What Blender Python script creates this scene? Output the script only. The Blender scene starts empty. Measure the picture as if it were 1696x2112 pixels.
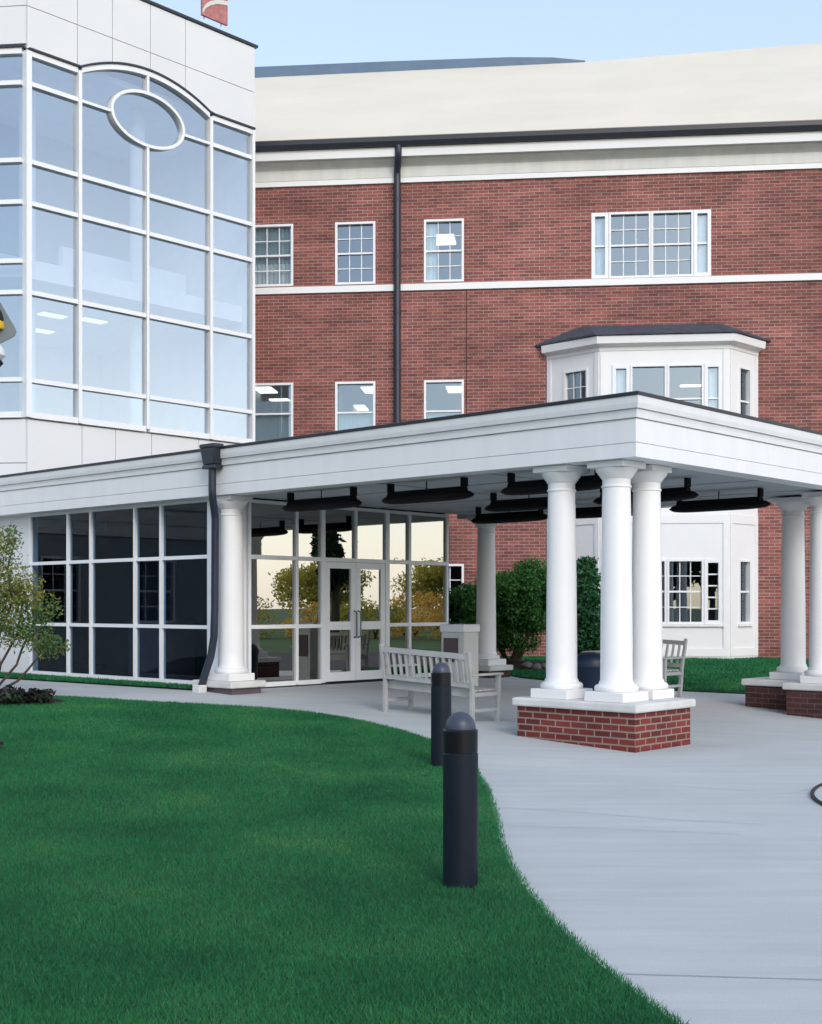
import bpy, math, random
import numpy as np
from mathutils import Vector
random.seed(7); RNG = np.random.default_rng(11)
S = bpy.context.scene; COL = S.collection
R = math.radians
# ------------------------------------------------------------------ site frames
P = (2.44, 13.99); U = (-.7352, .6779); V = (.6779, .7352); ROT_UV = R(47.322)   # canopy frame: local x = V, local y = U
F0 = (7.63, 31.0); ROT_B = math.atan2(-.1046, .9945)                               # brick front frame: local x along wall, y into it
def xy(v, u): return (P[0] + u*U[0] + v*V[0], P[1] + u*U[1] + v*V[1])
def uv(X, Y):
    a, b = X - P[0], Y - P[1]
    return a*V[0] + b*V[1], a*U[0] + b*U[1]
def g(X, Y):
    u = min(max(uv(X, Y)[1], 0), 7.5)
    return .045*u
def gv(v, u): return .045*min(max(u, 0), 7.5)
# ------------------------------------------------------------------ mesh builder
class MB:
    def __init__(s): s.v = []; s.f = []
    def face(s, pts):
        n = len(s.v); s.v += [tuple(p) for p in pts]; s.f.append(tuple(range(n, n+len(pts))))
    def corners(s, c):
        n = len(s.v); s.v += [tuple(p) for p in c]
        s.f += [tuple(n+i for i in q) for q in ((0,3,2,1),(4,5,6,7),(0,1,5,4),(1,2,6,5),(2,3,7,6),(3,0,4,7))]
    def box(s, x0, x1, y0, y1, z0, z1):
        s.corners([(x0,y0,z0),(x1,y0,z0),(x1,y1,z0),(x0,y1,z0),(x0,y0,z1),(x1,y0,z1),(x1,y1,z1),(x0,y1,z1)])
    def tbox(s, T, a0, a1, d0, d1, z0, z1):
        s.corners([T(a,d,z) for z in (z0,z1) for a,d in ((a0,d0),(a1,d0),(a1,d1),(a0,d1))])
    def bar(s, p, q, w, h, up=(0,0,1)):
        p, q = Vector(p), Vector(q); d = (q-p).normalized(); up = Vector(up)
        if abs(d.dot(up)) > .98: up = Vector((1,0,0))
        a = d.cross(up).normalized(); b = a.cross(d)
        s.corners([c + a*i*w/2 + b*j*h/2 for c in (p,q) for i,j in ((-1,-1),(1,-1),(1,1),(-1,1))])
    def tube(s, pts, rad, n=10, cap=True):
        pts = [Vector(p) for p in pts]; rings = []; a = None
        for i, p in enumerate(pts):
            d = (pts[min(i+1,len(pts)-1)] - pts[max(i-1,0)]).normalized()
            if a is None: a = d.orthogonal().normalized()
            a = (a - d*a.dot(d)).normalized(); b = d.cross(a)
            r = rad[i] if isinstance(rad, (list,tuple)) else rad
            base = len(s.v); s.v += [tuple(p + (a*math.cos(t)+b*math.sin(t))*r) for t in [2*math.pi*k/n for k in range(n)]]
            rings.append(base)
        for b0, b1 in zip(rings, rings[1:]):
            for k in range(n): s.f.append((b0+k, b0+(k+1)%n, b1+(k+1)%n, b1+k))
        if cap:
            s.f.append(tuple(rings[0]+k for k in reversed(range(n)))); s.f.append(tuple(rings[-1]+k for k in range(n)))
    def lathe(s, prof, cx=0, cy=0, n=40, caps=True):
        rings = []
        for r, z in prof:
            rings.append(len(s.v)); s.v += [(cx+r*math.cos(2*math.pi*k/n), cy+r*math.sin(2*math.pi*k/n), z) for k in range(n)]
        for b0, b1 in zip(rings, rings[1:]):
            for k in range(n): s.f.append((b0+k, b0+(k+1)%n, b1+(k+1)%n, b1+k))
        if caps:
            s.f.append(tuple(rings[0]+k for k in reversed(range(n)))); s.f.append(tuple(rings[-1]+k for k in range(n)))
    def prism(s, poly, z0, z1):
        n = len(poly); b = len(s.v)
        s.v += [(x,y,z0) for x,y in poly] + [(x,y,z1) for x,y in poly]
        s.f.append(tuple(b+i for i in reversed(range(n)))); s.f.append(tuple(b+n+i for i in range(n)))
        for i in range(n): s.f.append((b+i, b+(i+1)%n, b+n+(i+1)%n, b+n+i))
    def sweep(s, path, prof):
        # mitred sweep of a closed (offset, z) profile, offset along the left normal of the path
        rings = []; m = len(prof)
        for i, p in enumerate(path):
            def nrm(a, b):
                d = Vector((b[0]-a[0], b[1]-a[1])).normalized(); return Vector((-d.y, d.x))
            n0 = nrm(path[i-1], p) if i else None; n1 = nrm(p, path[i+1]) if i < len(path)-1 else None
            if n0 is None: k = n1
            elif n1 is None: k = n0
            else: k = (n0+n1)/(1+n0.dot(n1))
            rings.append(len(s.v)); s.v += [(p[0]+k.x*o, p[1]+k.y*o, z) for o, z in prof]
        for b0, b1 in zip(rings, rings[1:]):
            for k in range(m): s.f.append((b0+k, b0+(k+1)%m, b1+(k+1)%m, b1+k))
        s.f.append(tuple(rings[0]+k for k in range(m))); s.f.append(tuple(rings[-1]+k for k in reversed(range(m))))
    def build(s, name, mat, parent=None, bevel=0, smooth=False, fix=True):
        me = bpy.data.meshes.new(name); me.from_pydata(s.v, [], s.f); me.update()
        if fix:
            import bmesh
            bm = bmesh.new(); bm.from_mesh(me); bmesh.ops.recalc_face_normals(bm, faces=bm.faces); bm.to_mesh(me); bm.free()
        o = bpy.data.objects.new(name, me); COL.objects.link(o); me.materials.append(mat)
        if parent: o.parent = parent
        if bevel:
            b = o.modifiers.new('bevel', 'BEVEL'); b.width = bevel; b.segments = 2; b.limit_method = 'ANGLE'; b.angle_limit = R(40)
        if smooth:
            me.polygons.foreach_set('use_smooth', [True]*len(me.polygons))
            me.set_sharp_from_angle(angle=R(35))
        return o
def thing(name, label, cat, loc=(0,0,0), rz=0, group=None):
    o = bpy.data.objects.new(name, None); COL.objects.link(o); o.location = loc; o.rotation_euler = (0,0,rz); o.empty_display_size = .2
    return tag(o, label, cat, group)
def tag(o, label, cat, group=None):
    o['label'] = label; o['category'] = cat
    if group: o['group'] = group
    return o
def kind(o, k): o['kind'] = k; return o
def copy_thing(o, loc, rz, label):
    kids = list(o.children); c = o.copy(); COL.objects.link(c); c.location = loc; c.rotation_euler = (0,0,rz); c['label'] = label
    for k in kids:
        d = k.copy(); COL.objects.link(d); d.parent = c
        for k2 in k.children:
            e = k2.copy(); COL.objects.link(e); e.parent = d
    return c
# ------------------------------------------------------------------ materials
def mat(name):
    m = bpy.data.materials.new(name); m.use_nodes = True; nt = m.node_tree; nt.nodes.clear()
    out = nt.nodes.new('ShaderNodeOutputMaterial'); return m, nt, out
def N(nt, t, **kw):
    n = nt.nodes.new(t)
    for k, v in kw.items():
        if k in n.inputs: n.inputs[k].default_value = v
        else: setattr(n, k, v)
    return n
def ramp(nt, src, stops):
    r = nt.nodes.new('ShaderNodeValToRGB'); nt.links.new(src, r.inputs[0])
    e = r.color_ramp.elements
    while len(e) < len(stops): e.new(.5)
    for q, (p, c) in zip(e, stops): q.position = p; q.color = (*c, 1) if len(c) == 3 else c
    return r.outputs[0]
def c4(c): return (c[0], c[1], c[2], 1)
def surf(name, col, rough=.6, var=.12, scale=3., bump=0., bscale=60., metal=0., streak=False, spec=.4):
    m, nt, out = mat(name); L = nt.links.new
    b = N(nt, 'ShaderNodeBsdfPrincipled', Roughness=rough, Metallic=metal); b.inputs['Specular IOR Level'].default_value = spec
    tc = N(nt, 'ShaderNodeTexCoord'); src = tc.outputs['Object']
    if streak:
        mp = N(nt, 'ShaderNodeMapping'); mp.inputs['Scale'].default_value = (3,3,.25); L(src, mp.inputs[0]); src2 = mp.outputs[0]
    else: src2 = src
    n1 = N(nt, 'ShaderNodeTexNoise', Scale=scale, Detail=6., Roughness=.6); L(src2, n1.inputs['Vector'])
    lo = tuple(max(0, x*(1-var)) for x in col); hi = tuple(min(1, x*(1+var)) for x in col)
    L(ramp(nt, n1.outputs[0], [(.3, lo), (.7, hi)]), b.inputs['Base Color'])
    if bump:
        n2 = N(nt, 'ShaderNodeTexNoise', Scale=bscale, Detail=4.); L(src, n2.inputs['Vector'])
        bp = N(nt, 'ShaderNodeBump', Strength=bump, Distance=.01); L(n2.outputs[0], bp.inputs['Height']); L(bp.outputs[0], b.inputs['Normal'])
    L(b.outputs[0], out.inputs[0]); return m
def brick(name, c1, c2, mortar, w, h, ms, patch=.25):
    m, nt, out = mat(name); L = nt.links.new
    b = N(nt, 'ShaderNodeBsdfPrincipled', Roughness=.85); b.inputs['Specular IOR Level'].default_value = .2
    tc = N(nt, 'ShaderNodeTexCoord'); sx = N(nt, 'ShaderNodeSeparateXYZ'); L(tc.outputs['Object'], sx.inputs[0])
    ad = N(nt, 'ShaderNodeMath', operation='ADD'); L(sx.outputs[0], ad.inputs[0]); L(sx.outputs[1], ad.inputs[1])
    cb = N(nt, 'ShaderNodeCombineXYZ'); L(ad.outputs[0], cb.inputs[0]); L(sx.outputs[2], cb.inputs[1])
    # slight wobble so courses are not ruler straight
    wn = N(nt, 'ShaderNodeTexNoise', Scale=1.3, Detail=3.); L(cb.outputs[0], wn.inputs['Vector'])
    wv = N(nt, 'ShaderNodeVectorMath', operation='MULTIPLY_ADD'); L(wn.outputs['Color'], wv.inputs[0]); wv.inputs[1].default_value = (.012,.012,0); L(cb.outputs[0], wv.inputs[2])
    t = N(nt, 'ShaderNodeTexBrick', Scale=1.); L(wv.outputs[0], t.inputs['Vector'])
    t.inputs['Color1'].default_value = c4(c1); t.inputs['Color2'].default_value = c4(c2); t.inputs['Mortar'].default_value = c4(mortar)
    t.inputs['Mortar Size'].default_value = ms; t.inputs['Mortar Smooth'].default_value = .25; t.inputs['Bias'].default_value = -.1
    t.inputs['Brick Width'].default_value = w; t.inputs['Row Height'].default_value = h
    n1 = N(nt, 'ShaderNodeTexNoise', Scale=.35, Detail=8., Roughness=.65); L(cb.outputs[0], n1.inputs['Vector'])
    mp = N(nt, 'ShaderNodeMapping'); mp.inputs['Scale'].default_value = (1.2/w/4, 1/h, 1); L(wv.outputs[0], mp.inputs[0])
    n2 = N(nt, 'ShaderNodeTexNoise', Scale=.9, Detail=2.); L(mp.outputs[0], n2.inputs['Vector'])
    k1 = ramp(nt, n1.outputs[0], [(.3, (1-patch,)*3), (.7, (1+patch,)*3)]); k2 = ramp(nt, n2.outputs[0], [(.25, (.72,.72,.76)), (.75, (1.25,1.22,1.2))])
    m1 = N(nt, 'ShaderNodeMixRGB', blend_type='MULTIPLY', Fac=1.); L(t.outputs[0], m1.inputs[1]); L(k1, m1.inputs[2])
    m2 = N(nt, 'ShaderNodeMixRGB', blend_type='MULTIPLY', Fac=.8); L(m1.outputs[0], m2.inputs[1]); L(k2, m2.inputs[2])
    ms_ = N(nt, 'ShaderNodeMapping'); ms_.inputs['Scale'].default_value = (.22,2.6,1); L(cb.outputs[0], ms_.inputs[0])
    n3 = N(nt, 'ShaderNodeTexNoise', Scale=1.6, Detail=6., Roughness=.7); L(ms_.outputs[0], n3.inputs['Vector'])
    m3 = N(nt, 'ShaderNodeMixRGB', blend_type='MULTIPLY', Fac=1.); L(m2.outputs[0], m3.inputs[1]); L(ramp(nt, n3.outputs[0], [(.3, (.74,.72,.72)), (.5, (1,1,1)), (.75, (1.22,1.2,1.2))]), m3.inputs[2])
    L(m3.outputs[0], b.inputs['Base Color'])
    bp = N(nt, 'ShaderNodeBump', Strength=.6, Distance=.008, invert=True); L(t.outputs['Fac'], bp.inputs['Height']); L(bp.outputs[0], b.inputs['Normal'])
    L(b.outputs[0], out.inputs[0]); return m
def glass(name, base, tint=(.8,.86,.88), refl=(.95,.98,1.), wave=.0, fres=1., rough=0.):
    # coated glazing: a see-through sheet with a mirror coat that strengthens at grazing angles
    m, nt, out = mat(name); L = nt.links.new
    t = N(nt, 'ShaderNodeBsdfTransparent'); t.inputs[0].default_value = c4(tint)
    gl = N(nt, 'ShaderNodeBsdfGlossy', Roughness=rough); gl.inputs[0].default_value = c4(refl)
    lw = N(nt, 'ShaderNodeLayerWeight', Blend=.5); fr = N(nt, 'ShaderNodeMath', operation='POWER'); L(lw.outputs['Facing'], fr.inputs[0]); fr.inputs[1].default_value = 4.; ma = N(nt, 'ShaderNodeMath', operation='MULTIPLY_ADD', use_clamp=True)
    L(fr.outputs[0], ma.inputs[0]); ma.inputs[1].default_value = fres; ma.inputs[2].default_value = base
    if wave:
        tc = N(nt, 'ShaderNodeTexCoord'); n = N(nt, 'ShaderNodeTexNoise', Scale=.6, Detail=1.); L(tc.outputs['Object'], n.inputs['Vector'])
        bp = N(nt, 'ShaderNodeBump', Strength=wave, Distance=.02); L(n.outputs[0], bp.inputs['Height']); L(bp.outputs[0], gl.inputs['Normal'])
    mx = N(nt, 'ShaderNodeMixShader'); L(ma.outputs[0], mx.inputs[0]); L(t.outputs[0], mx.inputs[1]); L(gl.outputs[0], mx.inputs[2])
    L(mx.outputs[0], out.inputs[0]); return m
def emit(name, col, st):
    m, nt, out = mat(name); e = N(nt, 'ShaderNodeEmission', Strength=st); e.inputs[0].default_value = c4(col); nt.links.new(e.outputs[0], out.inputs[0]); return m
def leafmat(name, stops, scale=2., trans=.25, amp=1.4):
    m, nt, out = mat(name); L = nt.links.new
    at = N(nt, 'ShaderNodeAttribute', attribute_name='rnd'); tc = N(nt, 'ShaderNodeTexCoord')
    n = N(nt, 'ShaderNodeTexNoise', Scale=scale, Detail=3.); L(tc.outputs['Object'], n.inputs['Vector'])
    a = N(nt, 'ShaderNodeMath', operation='MULTIPLY_ADD'); L(at.outputs['Fac'], a.inputs[0]); a.inputs[1].default_value = .45
    s = N(nt, 'ShaderNodeMath', operation='MULTIPLY_ADD'); L(n.outputs[0], s.inputs[0]); s.inputs[1].default_value = amp; s.inputs[2].default_value = .27-amp/2; L(s.outputs[0], a.inputs[2])
    col = ramp(nt, a.outputs[0], stops)
    b = N(nt, 'ShaderNodeBsdfPrincipled', Roughness=.6); b.inputs['Specular IOR Level'].default_value = .25; L(col, b.inputs['Base Color'])
    t = N(nt, 'ShaderNodeBsdfTranslucent'); L(col, t.inputs[0]); mx = N(nt, 'ShaderNodeMixShader', Fac=trans); L(b.outputs[0], mx.inputs[1]); L(t.outputs[0], mx.inputs[2])
    L(mx.outputs[0], out.inputs[0]); return m
M = {}
M['white'] = surf('white_paint', (.76,.77,.78), .45, .035, 1.2, .05, 25., streak=True)
M['white_far'] = surf('white_trim', (.80,.81,.82), .45, .03, 1.)
M['column'] = surf('column_paint', (.80,.80,.80), .4, .025, 1.5, .03, 20.)
M['frame'] = surf('window_frame_paint', (.80,.82,.84), .35, .02, 2.)
M['stone'] = surf('cast_stone', (.62,.62,.60), .75, .12, 2.5, .25, 90.)
M['cornice'] = surf('cornice_paint', (.62,.63,.60), .6, .08, 1., streak=True)
M['panel'] = surf('metal_panel', (.71,.725,.74), .45, .03, .5)
M['panel_gap'] = surf('panel_joint', (.55,.56,.58), .8, .05)
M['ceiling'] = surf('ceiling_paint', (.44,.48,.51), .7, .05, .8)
M['dark_metal'] = surf('dark_bronze_metal', (.018,.022,.032), .38, .15, 4., spec=.5)
M['downspout'] = surf('downspout_metal', (.016,.022,.040), .38, .15, 3., spec=.5)
M['heater'] = surf('heater_black', (.003,.003,.004), .6, .1, 4., spec=.15)
M['slate'] = surf('slate_shingle', (.055,.065,.085), .8, .35, 6., .5, 30.)
M['ridge'] = surf('ridge_metal', (.10,.16,.24), .5, .1, 2.)
M['brick'] = brick('facade_brick', (.30,.105,.088), (.165,.066,.060), (.36,.28,.25), .25, .08, .008, .36)
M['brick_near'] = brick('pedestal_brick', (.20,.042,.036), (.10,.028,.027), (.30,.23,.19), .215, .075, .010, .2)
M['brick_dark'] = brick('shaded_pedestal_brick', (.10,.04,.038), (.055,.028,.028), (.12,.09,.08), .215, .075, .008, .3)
M['glass_tower'] = glass('tower_glazing', .41, (.78,.84,.90), (.80,.88,.95), .05, .6)
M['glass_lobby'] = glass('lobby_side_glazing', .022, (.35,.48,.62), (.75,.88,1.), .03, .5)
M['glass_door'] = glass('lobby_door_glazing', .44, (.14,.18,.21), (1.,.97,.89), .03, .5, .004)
M['glass_win'] = glass('window_glazing', .25, (.72,.82,.86), (.72,.86,.98), .05, 1.)
M['interior'] = surf('interior_plaster', (.34,.39,.43), .8, .05)
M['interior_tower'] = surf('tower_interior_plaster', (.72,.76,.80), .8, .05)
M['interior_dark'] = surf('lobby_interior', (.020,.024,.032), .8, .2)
M['curtain'] = surf('white_curtain', (.78,.80,.80), .9, .08, 8.)
M['bench'] = surf('weathered_grey_bench_paint', (.38,.39,.385), .7, .12, 4., .1, 50.)
M['bollard'] = surf('bollard_charcoal_paint', (.006,.011,.020), .5, .12, 3., .08, 120., spec=.22)
M['bollard_band'] = surf('bollard_dark_lens', (.003,.004,.007), .3, .1, 3., spec=.35)
M['bollard_dome'] = surf('bollard_dome_paint', (.032,.042,.072), .45, .2, 3., spec=.6)
M['bark'] = surf('bark', (.07,.055,.04), .9, .3, 12., .5, 40.)
M['mulch'] = surf('dark_mulch', (.014,.010,.009), .95, .5, 18., .9, 40.)
M['rock'] = surf('grey_rock', (.16,.15,.14), .9, .3, 6., .5, 20.)
M['navy'] = surf('navy_bin_paint', (.010,.022,.050), .45, .15, 3.)
M['brown'] = surf('brown_panel', (.10,.075,.085), .6, .15, 4.)
M['yellow'] = surf('yellow_paint', (.75,.50,.03), .5, .05)
M['sign_grey'] = surf('grey_sign_metal', (.17,.20,.21), .5, .1, 3., metal=.2)
M['black'] = surf('black_rubber', (.012,.012,.014), .6, .1)
M['added_blind'] = surf('added_grey_blind', (.34,.42,.45), .9, .05)  # blinds added behind panes to lighten windows that came out too dark
M['interior_upper_dimmed'] = surf('dimmed_upper_wall', (.30,.38,.46), .8, .05)  # dimness of the top storey painted into its wall colour
M['rust'] = surf('asphalt', (.05,.05,.055), .9, .2, 20.)
M['light'] = emit('lit_ceiling_panel', (1.,.93,.82), 2.2)
M['light_cool'] = emit('lit_ceiling_panel_dim', (1.,.96,.9), .75)
M['roof'] = surf('cream_roof_membrane', (.71,.655,.54), .55, .05, .35, .04, 12.)
# concrete paving: broad faint stains, fine broom texture, hairline cracks
def concrete():
    m, nt, out = mat('concrete_paving'); L = nt.links.new
    b = N(nt, 'ShaderNodeBsdfPrincipled', Roughness=.8); b.inputs['Specular IOR Level'].default_value = .25
    tc = N(nt, 'ShaderNodeTexCoord'); o = tc.outputs['Object']
    n1 = N(nt, 'ShaderNodeTexNoise', Scale=.45, Detail=7., Roughness=.6, Distortion=.3); L(o, n1.inputs['Vector'])
    mp = N(nt, 'ShaderNodeMapping'); mp.inputs['Scale'].default_value = (.5,5.,1); mp.inputs['Rotation'].default_value = (0,0,.04); L(o, mp.inputs[0])
    n2 = N(nt, 'ShaderNodeTexNoise', Scale=1.2, Detail=8., Roughness=.65); L(mp.outputs[0], n2.inputs['Vector'])
    n3 = N(nt, 'ShaderNodeTexNoise', Scale=90., Detail=3.); L(o, n3.inputs['Vector'])
    a = ramp(nt, n1.outputs[0], [(.3, (.45,.475,.475)), (.7, (.53,.55,.545))])
    k = ramp(nt, n2.outputs[0], [(.3, (.90,.90,.91)), (.7, (1.05,1.05,1.05))])
    k3 = ramp(nt, n3.outputs[0], [(.3, (.93,.93,.93)), (.7, (1.05,1.05,1.05))])
    m1 = N(nt, 'ShaderNodeMixRGB', blend_type='MULTIPLY', Fac=1.); L(a, m1.inputs[1]); L(k, m1.inputs[2])
    m2 = N(nt, 'ShaderNodeMixRGB', blend_type='MULTIPLY', Fac=1.); L(m1.outputs[0], m2.inputs[1]); L(k3, m2.inputs[2])
    L(m2.outputs[0], b.inputs['Base Color'])
    bp = N(nt, 'ShaderNodeBump', Strength=.15, Distance=.004); L(n3.outputs[0], bp.inputs['Height']); L(bp.outputs[0], b.inputs['Normal'])
    L(b.outputs[0], out.inputs[0]); return m
M['concrete'] = concrete()
M['soil'] = surf('lawn_soil', (.012,.045,.018), .95, .3, 6.)
M['far_grass'] = surf('far_grass', (.05,.11,.03), .95, .3, .4)
M['grass'] = leafmat('grass_blades', [(.12, (.007,.085,.032)), (.42, (.019,.17,.062)), (.70, (.042,.24,.080)), (.98, (.15,.31,.10))], .8, .2, 1.0)
M['bush'] = leafmat('bush_leaves', [(.15, (.014,.07,.016)), (.5, (.04,.15,.03)), (.8, (.09,.23,.05)), (1., (.18,.32,.07))], 2.5, .2)
M['conifer'] = leafmat('conifer_leaves', [(.15, (.010,.06,.024)), (.5, (.03,.13,.05)), (.85, (.08,.22,.10))], 3., .2)
M['shrub'] = leafmat('young_tree_leaves', [(.1, (.03,.13,.06)), (.38, (.095,.19,.06)), (.62, (.24,.25,.06)), (1., (.42,.38,.09))], 1.6, .35, 1.2)
M['gold'] = leafmat('autumn_leaves', [(.1, (.38,.20,.04)), (.5, (.74,.50,.11)), (.9, (.90,.72,.24))], .6, .35)
M['gold_green'] = leafmat('yellow_green_leaves', [(.1, (.16,.17,.04)), (.5, (.42,.40,.08)), (.9, (.75,.60,.14))], .5, .35)
M['dark_leaf'] = leafmat('evergreen_leaves', [(.1, (.006,.02,.008)), (.5, (.015,.045,.014)), (.9, (.04,.09,.03))], .6, .15)
# ------------------------------------------------------------------ foliage
def rnd_attr(me, per_face_vals, nv):
    a = me.attributes.new('rnd', 'FLOAT', 'POINT'); a.data.foreach_set('value', np.repeat(per_face_vals, nv).astype(np.float32))
def np_mesh(name, co, nv, material, parent=None, vals=None):
    n = len(co)//nv; me = bpy.data.meshes.new(name)
    me.vertices.add(n*nv); me.vertices.foreach_set('co', co.astype(np.float32).ravel())
    me.loops.add(n*nv); me.loops.foreach_set('vertex_index', np.arange(n*nv, dtype=np.int32))
    me.polygons.add(n); me.polygons.foreach_set('loop_start', np.arange(0, n*nv, nv, dtype=np.int32))
    me.update(calc_edges=True)
    rnd_attr(me, RNG.random(n) if vals is None else vals, nv)
    me.materials.append(material); o = bpy.data.objects.new(name, me); COL.objects.link(o)
    if parent: o.parent = parent
    return o
def leaves(name, clumps, n, size, material, parent=None, shell=.55, flat=0.):
    # clumps: (cx,cy,cz,rx,ry,rz); leaf-shaped quads spread through each clump, denser towards its outside
    w = np.array([c[3]*c[4]+c[4]*c[5]+c[3]*c[5] for c in clumps]); w = w/w.sum()
    idx = RNG.choice(len(clumps), n, p=w); C = np.array(clumps)[idx]
    d = RNG.normal(size=(n,3)); d /= np.linalg.norm(d, axis=1)[:,None]
    r = (shell + (1-shell)*RNG.random(n)**.6)*(1 + .16*RNG.normal(size=n)*(RNG.random(n) < .35))
    p = C[:,:3] + d*C[:,3:]*r[:,None]
    a = RNG.normal(size=(n,3)); a[:,2] -= flat; a /= np.linalg.norm(a, axis=1)[:,None]
    b = np.cross(a, RNG.normal(size=(n,3))); b /= np.linalg.norm(b, axis=1)[:,None]
    s = size*(.6+.8*RNG.random(n))[:,None]
    q = np.stack([p - a*s, p + b*s*.42, p + a*s, p - b*s*.42], 1).reshape(-1,3)
    return np_mesh(name, q, 4, material, parent)
def branches(mb, base, tips, r0, r1=.012, sag=.0, n=6):
    for t in tips:
        a, c = Vector(base), Vector(t); pts = [a.lerp(c, k/5) + Vector((random.uniform(-1,1), random.uniform(-1,1), random.uniform(-.4,.6)))*.05*(c-a).length*(0 < k < 5) for k in range(6)]
        mb.tube(pts, [r0+(r1-r0)*k/5 for k in range(6)], n)
# ------------------------------------------------------------------ ground
def sheet(name, fx0, fx1, ys, nx, zoff, m, skirt=0.):
    mb = MB(); rows = []
    for y in ys:
        x0, x1 = fx0(y), fx1(y); rows.append([(x0+(x1-x0)*i/nx, y) for i in range(nx+1)])
    for r in rows: mb.v += [(x, y, g(x,y)+zoff) for x, y in r]
    k = nx+1
    for j in range(len(rows)-1):
        for i in range(nx): mb.f.append((j*k+i, j*k+i+1, (j+1)*k+i+1, (j+1)*k+i))
    if skirt:
        ring = [i for i in range(k)] + [j*k+nx for j in range(1,len(rows))] + [(len(rows)-1)*k+i for i in reversed(range(nx))] + [j*k for j in reversed(range(1,len(rows)-1))]
        b = len(mb.v); mb.v += [(mb.v[i][0], mb.v[i][1], mb.v[i][2]-skirt) for i in ring]; n = len(ring)
        for i in range(n): mb.f.append((ring[i], ring[(i+1)%n], b+(i+1)%n, b+i))
    return kind(mb.build(name, m, fix=True), 'structure')
gm = MB(); gm.face([(-700,-700,-.06),(700,-700,-.06),(700,700,-.06),(-700,700,-.06)]); kind(gm.build('ground', M['far_grass']), 'structure')
frange = lambda a, b, s: [a+(b-a)*i/max(1,round((b-a)/s)) for i in range(max(1,round((b-a)/s))+1)]
sheet('driveway', lambda y: -22., lambda y: 17., frange(-8, 34, .5), 78, 0., M['concrete'])
EDGE = [(-8,1.3),(3,1.28),(4.609,1.082),(4.919,1.015),(5.108,.968),(5.422,.904),(5.848,.821),(6.444,.734),(7.067,.672),(7.823,.632),(8.566,.627),(9.86,.67),(11.158,.682),(12.388,.64),(13.3,.51),(14.2,.29),(15.0,-.06),(15.7,-.47),(16.2,-.86),(16.65,-1.35),(16.95,-1.95),(17.1,-2.75),(17.25,-3.7),(17.55,-4.8),(18.2,-5.6),(18.8,-6.05),(19.6,-6.7),(21,-7.9)]
def edge(y):
    for (a, xa), (b, xb) in zip(EDGE, EDGE[1:]):
        if a <= y <= b: return xa+(xb-xa)*(y-a)/(b-a)-.035
    return EDGE[0][1] if y < EDGE[0][0] else EDGE[-1][1]
sheet('lawn', lambda y: -20., edge, frange(-8, 21, .25), 60, .03, M['soil'], .06)
def back_edge(x):   # front line of the grass in front of the brick building
    return np.interp(x, [.8, 2.0, 3.28, 3.96, 4.59, 5.81, 6.74, 9., 16], [26.2, 23.2, 22.15, 21.77, 21.65, 21.45, 21.3, 21.5, 22.5])
mb = MB(); xs = frange(.8, 10, .4); rows = 14
for x in xs:
    y0 = float(back_edge(x))
    for j in range(rows+1):
        y = y0 + (31.6-y0)*j/rows; mb.v.append((x, y, g(x,y)+.03))
for i in range(len(xs)-1):
    for j in range(rows): mb.f.append((i*(rows+1)+j, (i+1)*(rows+1)+j, (i+1)*(rows+1)+j+1, i*(rows+1)+j+1))
b = len(mb.v)
for i, x in enumerate(xs): mb.v.append((x, mb.v[i*(rows+1)][1], mb.v[i*(rows+1)][2]-.06))
for i in range(len(xs)-1): mb.f.append((i*(rows+1), b+i, b+i+1, (i+1)*(rows+1)))
kind(mb.build('back_lawn', M['soil']), 'structure')
# narrow strip of grass between walk and lobby wall
mb = MB(); us = frange(7.72, 15, .5)
for u in us:
    for v in (-.06-.055*(u-7.7), .24): X, Y = xy(v, u); mb.v.append((X, Y, g(X,Y)+.02))
for i in range(len(us)-1): mb.f.append((2*i, 2*i+1, 2*i+3, 2*i+2))
kind(mb.build('grass_strip', M['soil']), 'structure')
# grass blades
def blades(name, pts, label, hmin, hmax, width):
    n = len(pts); X, Y = pts[:,0], pts[:,1]
    u = np.clip((X-P[0])*U[0] + (Y-P[1])*U[1], 0, 7.5); Z = .045*u + .025
    h = hmin + (hmax-hmin)*RNG.random(n); ang = RNG.random(n)*2*np.pi; lean = h*(.25+.75*RNG.random(n)); la = RNG.random(n)*2*np.pi
    w = width*(.6+.8*RNG.random(n))*np.clip(Y/9., .8, 3.)
    dx, dy = np.cos(ang)*w, np.sin(ang)*w
    tri = np.stack([np.stack([X-dx, Y-dy, Z], 1), np.stack([X+dx, Y+dy, Z], 1), np.stack([X+np.cos(la)*lean, Y+np.sin(la)*lean, Z+h], 1)], 1).reshape(-1,3)
    o = np_mesh(name, tri, 3, M['grass']); kind(o, 'stuff'); tag(o, label, 'grass'); return o
n = 1700000; yy = 3.5 + 16.5*RNG.random(n)**1.5; xx = -.55*yy - 1.6 + (1.5 + .55*yy + 1.6)*RNG.random(n)
ed = np.interp(yy, [e[0] for e in EDGE], [e[1] for e in EDGE]); keep = xx < ed - .02 + .035*RNG.random(n)**2
bed = ((xx+6.3)/1.75)**2 + ((yy-16.75)/.72)**2 < 1
keep &= ~bed
blades('grass', np.stack([xx, yy], 1)[keep], 'short mown green lawn grass beside the curved concrete drive', .014, .034, .0024)
n = 90000; xx = .9 + 9*RNG.random(n); y0 = back_edge(xx); yy = y0 + (31.0-y0)*RNG.random(n)
blades('grass', np.stack([xx, yy], 1), 'green grass between the covered drive and the white bay wall', .025, .055, .004)
n = 9000; uu = 7.8 + 7*RNG.random(n); vv = -.06-.055*(uu-7.7) + RNG.random(n)*(.28+.055*(uu-7.7)); pp = np.stack([P[0]+uu*U[0]+vv*V[0], P[1]+uu*U[1]+vv*V[1]], 1)
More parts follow.
